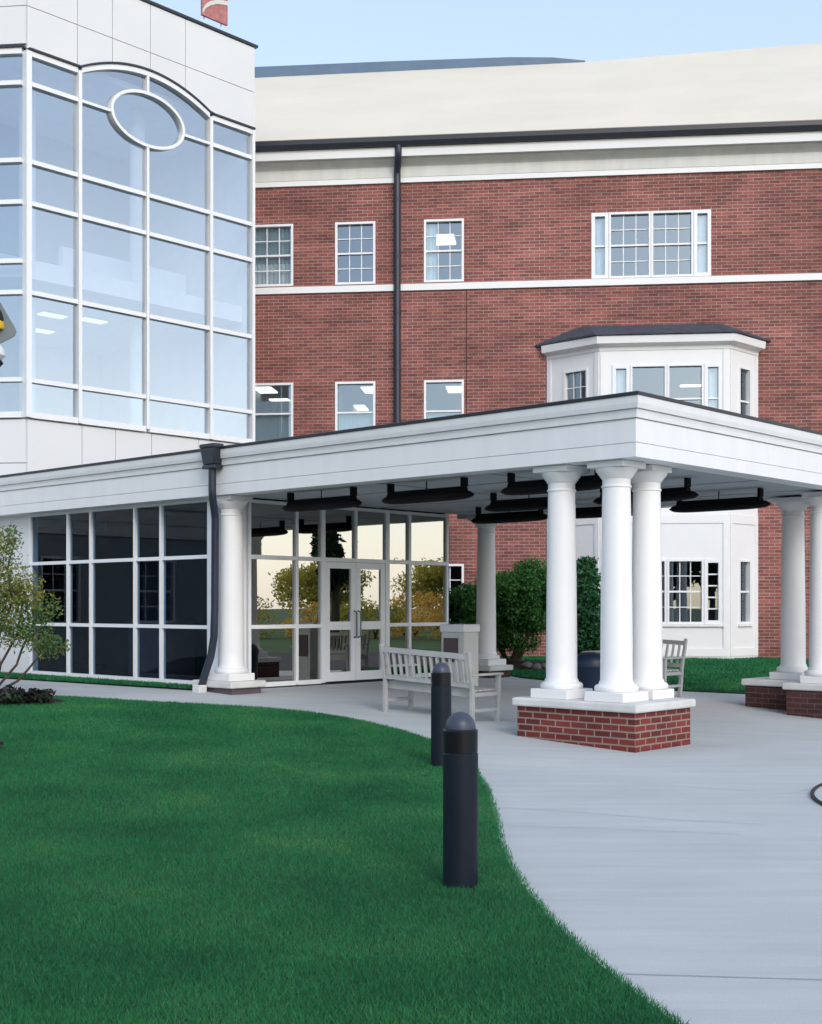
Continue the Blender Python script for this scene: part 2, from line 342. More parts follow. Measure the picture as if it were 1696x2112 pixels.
blades('grass', pp, 'thin strip of grass along the foot of the lobby window wall', .03, .07, .004)
# paving joints and the dark edged inset at the right
def strip(name, pts, w, z, m):
    mb = MB(); L = []
    for i, p in enumerate(pts):
        a, b = pts[max(i-1,0)], pts[min(i+1,len(pts)-1)]; d = Vector((b[0]-a[0], b[1]-a[1])).normalized(); k = Vector((-d.y, d.x))*w/2
        L.append(len(mb.v)); mb.v += [(p[0]+k.x, p[1]+k.y, g(*p)+z), (p[0]-k.x, p[1]-k.y, g(*p)+z)]
    for i, j in zip(L, L[1:]): mb.f.append((i, i+1, j+1, j))
    return mb.build(name, m, fix=False)
M['joint'] = surf('paving_joint', (.26,.275,.29), .9, .2, 8.)
M['crack'] = surf('faint_paving_joint', (.40,.42,.44), .9, .2, 8.)
jm = []
kind(strip('paving_joint', [(.93,5.58),(1.4,5.53),(2.2,5.45),(6,5.1)], .007, .004, M['joint']), 'structure')
kind(strip('paving_joint', [(.70,10.2),(1.2,10.0),(2.0,9.59),(2.6,9.4)], .008, .004, M['crack']), 'structure')
kind(strip('paving_joint', [(1.9,11.6),(2.57,11.31),(3.0,11.05),(3.3,11.0),(3.45,11.2)], .008, .004, M['crack']), 'structure')
kind(strip('paving_joint', [(.70,9.35),(1.3,9.25),(2.3,9.0)], .007, .004, M['crack']), 'structure')
C0 = (4.41, 10.45); ring = [(C0[0]+1.1*math.cos(t)*(1-.12*math.sin(t)), C0[1]+1.45*math.sin(t)) for t in [2*math.pi*k/60 for k in range(61)]]
ins = thing('drain_cover', 'large pale oval drain cover with a dark rubber rim, cut by the right edge', 'drain cover', (C0[0], C0[1], 0))
mb = MB(); mb.prism([(x-C0[0], y-C0[1]) for x, y in ring[:-1]], .003, .010); mb.build('cover_plate', M['concrete'], ins)
mb = MB(); mb.tube([(x-C0[0], y-C0[1], .012) for x, y in ring], .017, 8, False); mb.build('rubber_rim', M['black'], ins, smooth=True)
# ------------------------------------------------------------------ canopy over the drive
can = thing('entrance_canopy', 'white flat roofed entrance canopy on thick round columns with brick pedestals', 'canopy', (P[0],P[1],0), ROT_UV)
path = [(6.53,7.9),(6.53,-.03),(-.03,-.03),(-.03,16)]
prof = [(-.30,3.225),(0,3.225),(0,3.378),(-.022,3.379),(-.022,3.386),(-.004,3.387),(-.004,3.642),(-.022,3.643),(-.022,3.650),(.018,3.651),(.024,3.70),(.034,3.738),(.020,3.739),(.020,3.746),(.055,3.747),(.068,3.80),(.075,3.878),(-.30,3.878)]
mb = MB(); mb.sweep(path, prof); mb.build('fascia', M['white'], can)
mb = MB(); mb.sweep(path, [(-.32,3.8815),(.088,3.8815),(.092,3.915),(.06,3.925),(-.32,3.925)]); mb.build('roof_edge', M['dark_metal'], can)
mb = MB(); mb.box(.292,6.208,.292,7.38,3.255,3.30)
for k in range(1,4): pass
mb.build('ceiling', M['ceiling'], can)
mb = MB()
for x in (1.55, 3.55, 5.3): mb.box(x-.02,x+.02,.295,7.37,3.243,3.2545)
for y in (2.45, 4.35): mb.box(.295,6.2,y-.02,y+.02,3.240,3.2525)
mb.build('ceiling_batten', M['ceiling'], can)
mb = MB(); mb.box(.29,6.21,.29,16,3.885,3.93); mb.build('roof', M['slate'], can)
def column(v, u, zb, kindname='column', r=.182, pl=.26):
    mb = MB(); hsh = 3.225-.10; prof = []
    z0 = zb+.11
    prof = [(r+.055,z0),(r+.066,z0+.02),(r+.066,z0+.045),(r+.05,z0+.068),(r+.02,z0+.078),(r+.014,z0+.10),(r,z0+.125)]
    for k in range(1,13):
        t = k/12; prof.append((r*(1-.13*t**1.6), z0+.125+(2.93-z0-.125)*t))
    rt = r*.87
    prof += [(rt+.012,2.937),(rt+.012,2.955),(rt,2.962),(rt,3.03),(rt+.012,3.036),(rt+.02,3.05),(rt+.045,3.085),(rt+.072,3.118),(rt+.08,3.15)]
    mb.lathe(prof, v, u, 48); sh = mb.build('column', M['column'], can, smooth=True)
    mb = MB(); mb.box(v-pl,v+pl,u-pl,u+pl,zb,z0-.002); mb.build('plinth', M['column'], sh, bevel=.008)
    mb = MB(); mb.box(v-pl+.02,v+pl-.02,u-pl+.02,u+pl-.02,3.152,3.222); mb.build('capital', M['column'], sh, bevel=.006)
def pedestal(poly, ztop, zground, m, over=.05, capt=.10):
    def off(p, o):
        n = len(p); out = []
        for i in range(n):
            a, b, c = Vector(p[i-1]), Vector(p[i]), Vector(p[(i+1)%n]); d0 = (b-a).normalized(); d1 = (c-b).normalized()
            n0 = Vector((d0.y,-d0.x)); n1 = Vector((d1.y,-d1.x)); k = (n0+n1)/(1+n0.dot(n1)); out.append((b.x+k.x*o, b.y+k.y*o))
        return out
    mb = MB(); mb.prism(poly, zground-.05, ztop-capt); b = mb.build('pedestal', m, can)
    mb = MB(); mb.prism(off(poly, over), ztop-capt+.002, ztop); mb.build('pedestal_cap', M['stone'], b, bevel=.022)
pedestal([(0,0),(1.16,0),(1.16,.80),(.78,.80),(.78,1.62),(0,1.62)], .53, 0, M['brick_near'])
column(.30,.44,.53); column(.30,1.20,.53); column(.93,.44,.53, pl=.23)
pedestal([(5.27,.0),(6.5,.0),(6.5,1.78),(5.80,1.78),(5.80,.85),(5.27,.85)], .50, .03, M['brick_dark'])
column(6.20,.44,.50); column(6.20,1.20,.50); column(5.55,.44,.50, pl=.23)
pedestal([(0,6.86),(.56,6.86),(.56,7.36),(.2,7.36),(.2,7.66),(0,7.66)], .50, .30, M['brown'], .06)
column(.26,7.17,.50, pl=.24)
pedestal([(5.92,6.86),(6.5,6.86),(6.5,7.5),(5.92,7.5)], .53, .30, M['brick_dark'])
column(6.21,7.18,.53)
# rainwater pipe on the canopy's long side, beside the lobby column
mb = MB()
u0 = 7.14
mb.corners([(-.24,u0-.17,3.90),(-.24,u0+.17,3.90),(-.05,u0+.17,3.90),(-.05,u0-.17,3.90),(-.24,u0-.17,3.96),(-.24,u0+.17,3.96),(-.05,u0+.17,3.96),(-.05,u0-.17,3.96)])
mb.corners([(-.21,u0-.12,3.66),(-.21,u0+.12,3.66),(-.05,u0+.12,3.66),(-.05,u0-.12,3.66),(-.235,u0-.16,3.898),(-.235,u0+.16,3.898),(-.05,u0+.16,3.898),(-.05,u0-.16,3.898)])
mb.corners([(-.215,u0-.15,3.60),(-.215,u0+.15,3.60),(-.05,u0+.15,3.60),(-.05,u0-.15,3.60),(-.205,u0-.14,3.658),(-.205,u0+.14,3.658),(-.05,u0+.14,3.658),(-.05,u0-.14,3.658)])
mb.build('conductor_head', M['dark_metal'], can, bevel=.012)
mb = MB(); mb.tube([(-.13,u0,3.62),(-.13,u0,3.30),(-.125,u0,3.18),(-.04,u0+.06,2.98),(-.02,u0+.07,2.88),(-.02,u0+.08,1.6),(-.02,u0+.10,1.15),(-.04,u0+.15,.85),(-.08,u0+.22,.62),(-.11,u0+.27,.43)], .057, 14); mb.build('downspout', M['downspout'], can, smooth=True)
mb = MB(); mb.corners([(-.22,u0+.20,.30),(-.07,u0+.20,.30),(-.07,u0+.37,.30),(-.22,u0+.37,.30),(-.20,u0+.19,.44),(-.07,u0+.19,.44),(-.07,u0+.38,.44),(-.20,u0+.38,.44)]); mb.build('splash_block', M['stone'], can, bevel=.015)
# ------------------------------------------------------------------ heaters under the canopy
def heater():
    t = thing('radiant_heater', '', 'heater', group='black heaters hung under the canopy ceiling')
    mb = MB(); L = .80; prof = []
    for k in range(25):
        x = -1+2*k/24; w = (1-abs(x)**5)**.5 if abs(x) < 1 else 0.; prof.append((x*L, .02+.085*w, .008+.052*w))
    n = 16; rings = []
    for x, ry, rz in prof:
        rings.append(len(mb.v)); mb.v += [(x, ry*math.cos(2*math.pi*k/n), -.225+rz*(math.sin(2*math.pi*k/n)+ .25*(math.sin(2*math.pi*k/n) > 0)*math.sin(2*math.pi*k/n))) for k in range(n)]
    for b0, b1 in zip(rings, rings[1:]):
        for k in range(n): mb.f.append((b0+k, b0+(k+1)%n, b1+(k+1)%n, b1+k))
    mb.f.append(tuple(rings[0]+k for k in reversed(range(n)))); mb.f.append(tuple(rings[-1]+k for k in range(n)))
    mb.build('body', M['heater'], t, smooth=True)
    mb = MB(); mb.corners([(-.66,-.075,-.185),(.66,-.075,-.185),(.66,.075,-.185),(-.66,.075,-.185),(-.66,-.045,-.115),(.66,-.045,-.115),(.66,.045,-.115),(-.66,.045,-.115)]); mb.build('housing', M['heater'], t, bevel=.006)
    for x in (-.645, .645):
        mb = MB(); mb.box(x-.022,x+.022,-.05,.05,-.1145,0); mb.build('bracket', M['heater'], t)
    mb = MB(); mb.tube([(0,0,-.1145),(0,0,0)], .008, 8); mb.build('hanger_rod', M['heater'], t)
    return t
h0 = heater()
hs = [(1.5,.55,'black heater nearest the front trio of columns, partly behind the left one'),(3.55,.55,'middle black heater of the row along the front fascia, clear of the columns'),(5.55,.55,'black heater closest to the downspout column, before lobby glass'),
      (1.5,2.55,'black heater whose right end shows just right of the front column trio'),(3.4,2.55,'black heater in the stacked view left of the front columns, upper one'),
      (1.5,4.5,'black heater over the white bay wall near the right hand column cluster'),(3.4,4.5,'black heater glimpsed in the gap between the front columns'),(5.3,4.5,'black heater above the lone back column, lowest in the stacked view')]
for i, (u, v, lab) in enumerate(hs):
    X, Y = xy(v, u); loc = (X, Y, 3.2395)
    if i == 0: h0.location = loc; h0.rotation_euler = (0,0,ROT_UV+math.pi/2); h0['label'] = lab
    else: copy_thing(h0, loc, ROT_UV+math.pi/2, lab)
# ------------------------------------------------------------------ lobby
lob = thing('entrance_lobby', 'glazed entrance lobby with white framed window walls and double doors', 'building', (P[0],P[1],0), ROT_UV)
um = [12.79,11.578,10.888,9.631,8.931,7.728]; zr = [.40,1.28,2.35,3.20]
mb = MB(); hw = .030
for u in um: mb.box(.262,.342,u-hw,u+hw,.40,3.235)
for i in range(5):
    for z, k in ((.425,.03),(1.28,.028),(2.35,.028),(3.205,.025)): mb.box(.268,.336,um[i+1]+hw,um[i]-hw,z-k,z+k)
mb.box(.262,.342,7.5,7.698,.40,3.235)
mb.build('window_frame', M['frame'], lob)
for i in range(5):
    for j in range(3):
        mb = MB(); mb.face([(.305,um[i+1],zr[j]),(.305,um[i],zr[j]),(.305,um[i],zr[j+1]),(.305,um[i+1],zr[j+1])]); mb.build('pane', M['glass_lobby'], lob)
mb = MB(); mb.box(.24,.45,7.67,16,.20,.394); mb.build('sill_wall', M['stone'], lob)
mb = MB(); mb.box(.27,.45,12.825,16,.396,3.235); mb.build('wall', M['panel'], lob)
vm = [.81,1.784,2.353,3.859,4.418,5.403]
mb = MB()
def dbar(v0, v1, z0, z1, d=.04): mb.box(v0, v1, 7.45-d, 7.45+d, z0, z1)
dbar(.44,.745,.36,3.235,.035); 
for v in vm: dbar(v-.028 if v not in (2.353,3.859) else v-.045, v+.028 if v not in (2.353,3.859) else v+.045, .36, 3.235)
mb.box(3.08,3.132,7.412,7.488,2.39,3.18)
segs = [(.838,1.756),(1.812,2.308),(2.398,3.814),(3.904,4.39),(4.446,5.375)]
for a, c in segs:
    for z, k in ((3.208,.025),(2.355,.032)): dbar(a, c, z-k, z+k, .035)
    if (a, c) != (2.398,3.814):
        for z, k in ((1.28,.030),(.385,.035)): dbar(a, c, z-k, z+k, .035)
mb.build('window_frame', M['frame'], lob)
for i, (a, c) in enumerate(segs):
    for j, (z0, z1) in enumerate(((.42,1.25),(1.31,2.323),(2.387,3.183))):
        if i == 2 and j < 2: continue
        for (a2, c2) in ([(a, 3.08),(3.132, c)] if i == 2 else [(a, c)]):
            t = random.uniform(-.003,.003); mb = MB(); mb.face([(a2,7.452+t,z0),(c2,7.452-t,z0),(c2,7.452-t,z1),(a2,7.452+t,z1)]); mb.build('pane', M['glass_door'], lob)
for s, (a, c) in enumerate(((2.405,3.100),(3.112,3.807))):
    mb = MB()
    st = .105
    mb.box(a,a+st,7.425,7.475,.372,2.318); mb.box(c-st,c,7.425,7.475,.372,2.318)
    for z0, z1 in ((.372,.52),(1.21,1.345),(2.215,2.318)): mb.box(a+st,c-st,7.427,7.473,z0,z1)
    d = mb.build('door', M['frame'], lob)
    for z0, z1 in ((.52,1.21),(1.345,2.215)):
        mb = MB(); mb.face([(a+st,7.451,z0),(c-st,7.451,z0),(c-st,7.451,z1),(a+st,7.451,z1)]); mb.build('pane', M['glass_door'], d)
    hx = c-.04 if s == 0 else a+.04
    mb = MB(); mb.tube([(hx,7.424,1.08),(hx,7.36,1.10),(hx,7.355,1.3),(hx,7.36,1.5),(hx,7.424,1.52)], .014, 8); mb.build('handle', M['sign_grey'], d, smooth=True)
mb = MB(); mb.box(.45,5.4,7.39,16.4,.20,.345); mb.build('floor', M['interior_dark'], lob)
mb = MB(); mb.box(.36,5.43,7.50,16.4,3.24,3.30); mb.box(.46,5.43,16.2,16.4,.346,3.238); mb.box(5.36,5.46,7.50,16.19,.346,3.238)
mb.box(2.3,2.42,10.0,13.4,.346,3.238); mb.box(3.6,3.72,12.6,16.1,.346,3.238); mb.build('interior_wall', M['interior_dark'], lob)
mb = MB(); mb.box(0.5,5.5,7.91,17,3.305,3.87); mb.build('roof', M['white'], lob)
mb = MB(); mb.box(1.6,2.25,10.6,11.7,.346,1.35); mb.build('reception_desk', M['brown'], lob, bevel=.01)
mb = MB(); mb.box(2.26,2.298,11.2,12.2,1.2,2.5); mb.build('notice_board', M['brown'], lob)
# ------------------------------------------------------------------ glass tower
tow = thing('glass_tower', 'tall pale panelled stair tower with curved top blue glass curtain wall', 'building', (P[0],P[1],0), ROT_UV)
TU = 15.6; tv = [1.87,3.06,4.77,6.51,7.76]; tz = [5.46,6.16,7.93,9.73,10.57,12.14]
def ztop(v): return 12.75 + (.46*max(0, 1-((v-4.785)/1.725)**2) if 3.06 < v < 6.51 else 0)
Tm = lambda a, d, z: (a, TU+d, z)                       # main face
LD = (-.5973, .8021)                                    # direction of the left facet seen from above
Tl = lambda a, d, z: (1.87+LD[0]*a + LD[1]*d, TU+LD[1]*a - LD[0]*d, z)
mb = MB(); ec, ez, ea, eb = 4.785, 12.205, .945, .57
def vbar(T, a, z0, z1, w=.031, d0=-.09, d1=.05): mb.tbox(T, a-w, a+w, d0, d1, z0, z1)
for v in tv:
    w = .04 if v != 1.87 else .06
    if v == 4.77: vbar(Tm, v, 5.46, ez-eb-.03); vbar(Tm, v, ez+eb+.03, ztop(v)-.04)
    else: vbar(Tm, v, 5.41, ztop(v) if v not in (1.87,7.76) else 12.79, w, -.105, .055)
def hbar(T, a0, a1, z, k=.030, d0=-.085, d1=.045): mb.tbox(T, a0, a1, d0, d1, z-k, z+k)
for i in range(4):
    a0, a1 = tv[i]+.045, tv[i+1]-.045
    for z in tz:
        if z == 12.14 and i in (1,2): hbar(Tm, a0 if i == 1 else ec+ea+.03, ec-ea-.03 if i == 1 else a1, z)
        else: hbar(Tm, a0, a1, z, .06 if z == 5.46 else .045)
    if i in (0,3): hbar(Tm, a0, a1, 12.75, .055)
K = 28
for k in range(K):
    va, vb = 3.06+.045+(3.45-.09)*k/K, 3.06+.045+(3.45-.09)*(k+1)/K; za, zb = ztop(va), ztop(vb)
    mb.corners([(va,TU-.095,za-.055),(vb,TU-.095,zb-.055),(vb,TU+.045,zb-.055),(va,TU+.045,za-.055),(va,TU-.095,za+.055),(vb,TU-.095,zb+.055),(vb,TU+.045,zb+.055),(va,TU+.045,za+.055)])
for k in range(48):
    t0, t1 = 2*math.pi*k/48, 2*math.pi*(k+1)/48
    def ep(t, q, d): return (ec+(ea+q)*math.cos(t), TU+d, ez+(eb+q)*math.sin(t))
    mb.corners([ep(t0,-.034,-.10),ep(t1,-.034,-.10),ep(t1,-.034,.04),ep(t0,-.034,.04),ep(t0,.034,-.10),ep(t1,.034,-.10),ep(t1,.034,.04),ep(t0,.034,.04)])
for a in (1.9, 3.8): vbar(Tl, a, 5.41, 12.79, .04)
lz = [5.46,6.17,7.93,8.56,9.75,10.59,12.15,12.79]
for a0, a1 in ((.075,1.85),(1.95,3.75)):
    for z in lz: hbar(Tl, a0, a1, z, .06 if z in (5.46,12.79) else .045)
mb.build('curtain_wall_frame', M['frame'], tow)
def pane(T, a0, a1, z0, z1s, tilt):
    mb = MB(); K = len(z1s)-1
    pts = [T(a0, tilt, z0), T(a1, -tilt, z0)] + [T(a1+(a0-a1)*k/K, tilt*(2*k/K-1), z1s[K-k]) for k in range(K+1)]
    mb.face(pts); mb.build('glass_pane', M['glass_tower'], tow)
for i in range(4):
    for j in range(6):
        a0, a1 = tv[i], tv[i+1]; t = random.uniform(-.006,.006) if not (i in (1,2) and j > 3) else .0
        z1s = [tz[j+1]]*2 if j < 5 else [ztop(a0+(a1-a0)*k/12) for k in range(13)]
        pane(Tm, a0, a1, tz[j], z1s, t)
for a0, a1 in ((0,1.9),(1.9,3.8)):
    for j in range(7): pane(Tl, a0, a1, lz[j], [lz[j+1]]*2, random.uniform(-.006,.006))
# cladding panels: separate sheets with narrow joints over a dark backing
mb = MB(); bk = MB()
def clad(T, a0, a1, z0f, z1, gap=.008, d=-.02, step=.12):
    K = max(1, int((a1-a0)/step)); 
    pts = [(a0+gap+(a1-a0-2*gap)*k/K) for k in range(K+1)]
    for p, q in zip(pts, pts[1:]):
        mb.corners([T(p,d,z0f(p)+gap),T(q,d,z0f(q)+gap),T(q,.04,z0f(q)+gap),T(p,.04,z0f(p)+gap),T(p,d,z1-gap),T(q,d,z1-gap),T(q,.04,z1-gap),T(p,.04,z1-gap)])
pj = [1.87,3.04,3.90,4.88,5.83,7.86]
for a0, a1 in zip(pj, pj[1:]):
    clad(Tm, a0, a1, lambda v: ztop(v)+.10, 13.72); clad(Tm, a0, a1, lambda v: 13.72, 14.78)
mb.build('parapet_cladding', M['panel'], tow); mb = MB()
for a0, a1 in ((0,1.6),(1.6,3.9)):
    clad(Tl, a0, a1, lambda v: 12.95, 13.72, step=9); clad(Tl, a0, a1, lambda v: 13.72, 14.78, step=9)
mb.build('parapet_cladding', M['panel'], tow); mb = MB()
for a0, a1 in zip([1.87,3.15,3.98,4.91,6.2,7.86], [3.15,3.98,4.91,6.2,7.86]): clad(Tm, a0, a1, lambda v: 3.6, 5.38, step=9)
mb.build('sill_cladding', M['panel'], tow); mb = MB()
for a0, a1 in ((0,1.6),(1.6,3.9)): clad(Tl, a0, a1, lambda v: 4.49, 5.38, step=9); clad(Tl, a0, a1, lambda v: 3.6, 4.49, step=9)
mb.build('sill_cladding', M['panel'], tow)
for T, a, c, z0, z1 in ((Tm,1.87,7.85,3.6,5.40),(Tl,0,3.9,3.6,5.40),(Tm,1.87,7.85,13.34,14.77),(Tl,0,3.9,12.90,14.77)):
    mb = MB(); mb.tbox(T, a, c, .045, .12, z0, z1); mb.build('panel_joint', M['panel_gap'], tow)
for T, a, c, e in ((Tm,1.83,7.93,0),(Tl,.03,3.9,.001)):
    mb = MB(); mb.tbox(T, a, c, -.06, .2, 14.785+e, 14.845-e); mb.build('coping', M['dark_metal'], tow)
mb = MB()
for k in range(40):
    va, vb = 1.87+5.93*k/40, 1.87+5.93*(k+1)/40; za, zb = ztop(va)+.06, ztop(vb)+.06
    mb.corners([(va,TU-.125,za),(vb,TU-.125,zb),(vb,TU+.04,zb),(va,TU+.04,za),(va,TU-.125,za+.04),(vb,TU-.125,zb+.04),(vb,TU+.04,zb+.04),(va,TU+.04,za+.04)])
mb.build('head_shadow_strip', M['dark_metal'], tow)  # dark strip drawn as the shadow line above the glazing frame
mb = MB(); mb.tbox(Tl, 0.02, 3.9, -.125, .04, 12.85, 12.89); mb.build('head_shadow_strip', M['dark_metal'], tow)
mb = MB()
ip = [(1.95,TU+.3),(7.75,TU+.3),(7.75,TU+7),(-1.6,TU+7),(-1.2,TU+4.2)]
for z0, z1 in ((4.98,5.32),(8.32,8.70),(12.92,13.05)): mb.prism(ip, z0, z1)
mb.build('floor_slab', M['interior_tower'], tow)
mb = MB(); mb.box(-1.4,7.7,TU+6.2,TU+6.4,5.33,8.31); mb.box(7.77,7.86,TU+.15,TU+9,3.6,14.77); mb.build('interior_wall', M['interior_tower'], tow)
for v in (2.6, 5.4):
    mb = MB(); mb.tube([(v,TU+1.2,5.33),(v,TU+1.2,12.91)], .17, 16); mb.build('interior_column', M['interior_tower'], tow, smooth=True)
mb = MB(); mb.box(-1.4,7.7,TU+4.2,TU+4.4,9.9,12.91); mb.build('interior_wall', M['interior_upper_dimmed'], tow)
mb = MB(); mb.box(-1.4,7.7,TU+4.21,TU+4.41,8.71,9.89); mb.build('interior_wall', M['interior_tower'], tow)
mb = MB(); mb.box(4.2,7.7,TU+2.4,TU+2.55,8.71,9.8); mb.build('interior_wall', M['interior_tower'], tow)
mb = MB(); mb.prism([(1.89,TU+.13),(7.76,TU+.13),(7.76,TU+9),(-1.6,TU+9),(-.41,TU+3.15)], 14.3, 14.4); mb.build('roof', M['panel_gap'], tow)
def ceiling_light(loc, sx, sy, rz, label, m='light'):
    mb = MB(); mb.box(-sx/2,sx/2,-sy/2,sy/2,-.05,0); t = thing('ceiling_light', label, 'ceiling light', loc, rz, 'lit ceiling panels seen through the glass'); mb.build('diffuser', M[m], t, bevel=.01)
    mb = MB(); mb.box(-sx/2-.03,sx/2+.03,-sy/2-.03,sy/2+.03,-.02,0.004); mb.build('housing', M['panel'], t)
for (X, Y), lab in (((-8.25,29.55),'pale ceiling light high in the left pane column of the tower glass'),((-7.45,30.1),'pale ceiling light behind the second pane column of the tower'),((-9.0,31.2),'faint ceiling light deep behind the left tower pane')):
    ceiling_light((X, Y, 8.315), .62, .3, ROT_UV, lab, 'light_cool')
# red roof sign above the parapet
rs = thing('roof_sign', 'weathered red sign panel with a pale swoosh standing above the tower parapet', 'sign', (*xy(6.98,16.0), 14.4), ROT_UV)
mb = MB(); mb.box(-.37,.38,-.03,.03,.86,2.5); mb.build('panel', surf('faded_red_sign', (.42,.17,.17), .8, .3, 9., .2, 30.), rs)
mb = MB(); pv = [(-.365,.89),(-.28,1.03),(-.14,1.15),(.05,1.25),(.24,1.30),(.375,1.32)]
for (a, za), (c, zc) in zip(pv, pv[1:]): mb.corners([(a,-.04,za),(c,-.04,zc),(c,-.031,zc),(a,-.031,za),(a,-.04,za+.10),(c,-.04,zc+.10),(c,-.031,zc+.10),(a,-.031,za+.10)])
mb.build('swoosh', M['cornice'], rs)
mb = MB()
for x in (-.25,.25): mb.tube([(x,.06,0),(x,.06,2.5)], .015, 8)
mb.build('post', M['panel'], rs)
# ------------------------------------------------------------------ brick building
bb = thing('brick_building', 'three storey red brick building with cream roof and white trim', 'building', (F0[0],F0[1],0), ROT_B)
Tf = lambda a, d, z: (a, d, z)
def wall_holes(mb, T, a0, a1, z0, z1, holes, depth):
    A = sorted({a0, a1, *[h[0] for h in holes], *[h[1] for h in holes]}); Z = sorted({z0, z1, *[h[2] for h in holes], *[h[3] for h in holes]})
    A = [a for a in A if a0 <= a <= a1]; Z = [z for z in Z if z0 <= z <= z1]
    for p, q in zip(A, A[1:]):
        for r, s in zip(Z, Z[1:]):
            cx, cz = (p+q)/2, (r+s)/2
            if any(h[0] < cx < h[1] and h[2] < cz < h[3] for h in holes): continue
            mb.face([T(p,0,r),T(q,0,r),T(q,0,s),T(p,0,s)]); mb.face([T(p,depth,r),T(p,depth,s),T(q,depth,s),T(q,depth,r)])
    for h in holes:
        l, r, b, t = h
        for e in (((l,b),(l,t)),((r,t),(r,b)),((l,t),(r,t)),((r,b),(l,b))):
            (pa, pz), (qa, qz) = e; mb.face([T(pa,0,pz),T(qa,0,qz),T(qa,depth,qz),T(pa,depth,pz)])
def window(T, l, r, b, t, parent, style='dh', curtain=None, fw=.055, name='window', cols=3, glassm='glass_win'):
    mb = MB(); d0, d1 = .015, .11
    mb.tbox(T, l-.0, l+fw, d0-.035, d1, b, t); mb.tbox(T, r-fw, r, d0-.035, d1, b, t)
    mb.tbox(T, l+fw, r-fw, d0-.033, d1-.002, t-fw, t); mb.tbox(T, l+fw, r-fw, d0-.033, d1-.002, b, b+fw)
    il, ir, ib, it = l+fw, r-fw, b+fw, t-fw; mz = (ib+it)/2
    if style in ('dh','dh0'): mb.tbox(T, il, ir, d0+.01, d1-.01, mz-.022, mz+.022)
    if style == 'dh':
        for zlo, zhi in ((ib,mz-.022),(mz+.022,it)):
            for k in range(1, cols): a = il+(ir-il)*k/cols; mb.tbox(T, a-.011, a+.011, .055, .075, zlo, zhi)
            zc = (zlo+zhi)/2
            for k in range(cols): mb.tbox(T, il+(ir-il)*k/cols+(.011 if k else 0), il+(ir-il)*(k+1)/cols-(.011 if k < cols-1 else 0), .055, .075, zc-.011, zc+.011)
    if style == 'side':
        for k in range(1,5): z = ib+(it-ib)*k/5; mb.tbox(T, il, ir, .055, .075, z-.016, z+.016)
    w = mb.build(name, M['frame'], parent)
    t_ = random.uniform(-.004,.004)
    return w, [(il, ir, ib, it, t_)]
def add_pane(T, spec, w, glassm='glass_win', parent=None):
    il, ir, ib, it, t_ = spec; mb = MB(); mb.face([T(il,.085+t_,ib),T(ir,.085-t_,ib),T(ir,.085-t_,it),T(il,.085+t_,it)]); return mb.build('pane', M[glassm], parent or w)
def add_curtain(T, l, r, b, t, parent, name='curtain', amp=.02, m='curtain'):
    mb = MB(); K = max(6, int((r-l)/.03)); b0 = len(mb.v)
    for k in range(K+1):
        a = l+(r-l)*k/K; d = .16+amp*math.sin(k*1.9)+random.uniform(-.004,.004); mb.v += [T(a,d,b), T(a,d,t)]
    for k in range(K): mb.f.append((b0+2*k, b0+2*k+2, b0+2*k+3, b0+2*k+1))
    return mb.build(name, M[m], parent)
W3 = [(-11.68,-10.63),(-9.57,-8.56),(-7.35,-6.36)]
holes = [(l,r,9.60,11.15) for l,r in W3] + [(l,r,5.65,7.18) for l,r in W3] + [(-7.35,-6.36,1.12,2.64),(-9.57,-8.56,1.12,2.64)]
quad = (-3.25,-.38,9.58,11.18); holes.append(quad)
bayhole = (-3.9,.3,.5,7.6); holes.append(bayhole)
mb = MB(); wall_holes(mb, Tf, -12.6, 10.5, -.1, 12.07, holes, .25); mb.build('wall', M['brick'], bb, fix=False)
mb = MB(); mb.box(10.25,10.5,.251,13.79,-.1,12.07); mb.box(-12.6,10.5,13.8,14,-.1,12.07); mb.build('wall', M['brick'], bb)
for i, (l, r) in enumerate(W3):
    w, sp = window(Tf, l, r, 9.60, 11.15, bb, 'dh'); add_pane(Tf, sp[0], w)
    if i != 1: add_curtain(Tf, l+.06, r-.06 if i == 0 else l+.3, 9.63, 10.2 if i == 0 else 11.1, w)
    w, sp = window(Tf, l, r, 5.65, 7.18, bb, 'dh0'); add_pane(Tf, sp[0], w); add_curtain(Tf, l+.06, r-.06, 5.70, (6.75,6.42,6.40)[i], w, 'added_blind', .003, 'added_blind')
    if i == 0: add_curtain(Tf, l+.06, r-.06, 10.2, 11.1, bb, 'added_blind', .003, 'added_blind')
for l, r in ((-7.35,-6.36),(-9.57,-8.56)):
    w, sp = window(Tf, l, r, 1.12, 2.64, bb, 'dh'); add_pane(Tf, sp[0], w)
def quad_window(T, l, r, b, t, parent, s=(.48,.98,.045), styles=('side','dh','dh','side'), curtains=(True,False,False,True)):
    # sidelight | sash | sash | sidelight inside one casing
    L = r-l; x = [l, l+s[0]-.06, l+s[0]-.06+(L-2*s[0]+.12)/2, r-s[0]+.06, r]
    out = []
    for k in range(4):
        w, sp = window(T, x[k]+.004, x[k+1]-.004, b, t, parent, styles[k], fw=.085 if k in (0,3) else .05); out.append((w, sp[0]))
        add_pane(T, sp[0], w, parent=w if parent is bb else parent)
        if curtains[k]: add_curtain(T, x[k]+.08, x[k+1]-.08, b+.05, t-.05, w if parent is bb else parent)
    return out
quad_window(Tf, *quad, bb, styles=('dh0','dh','dh','dh0'))
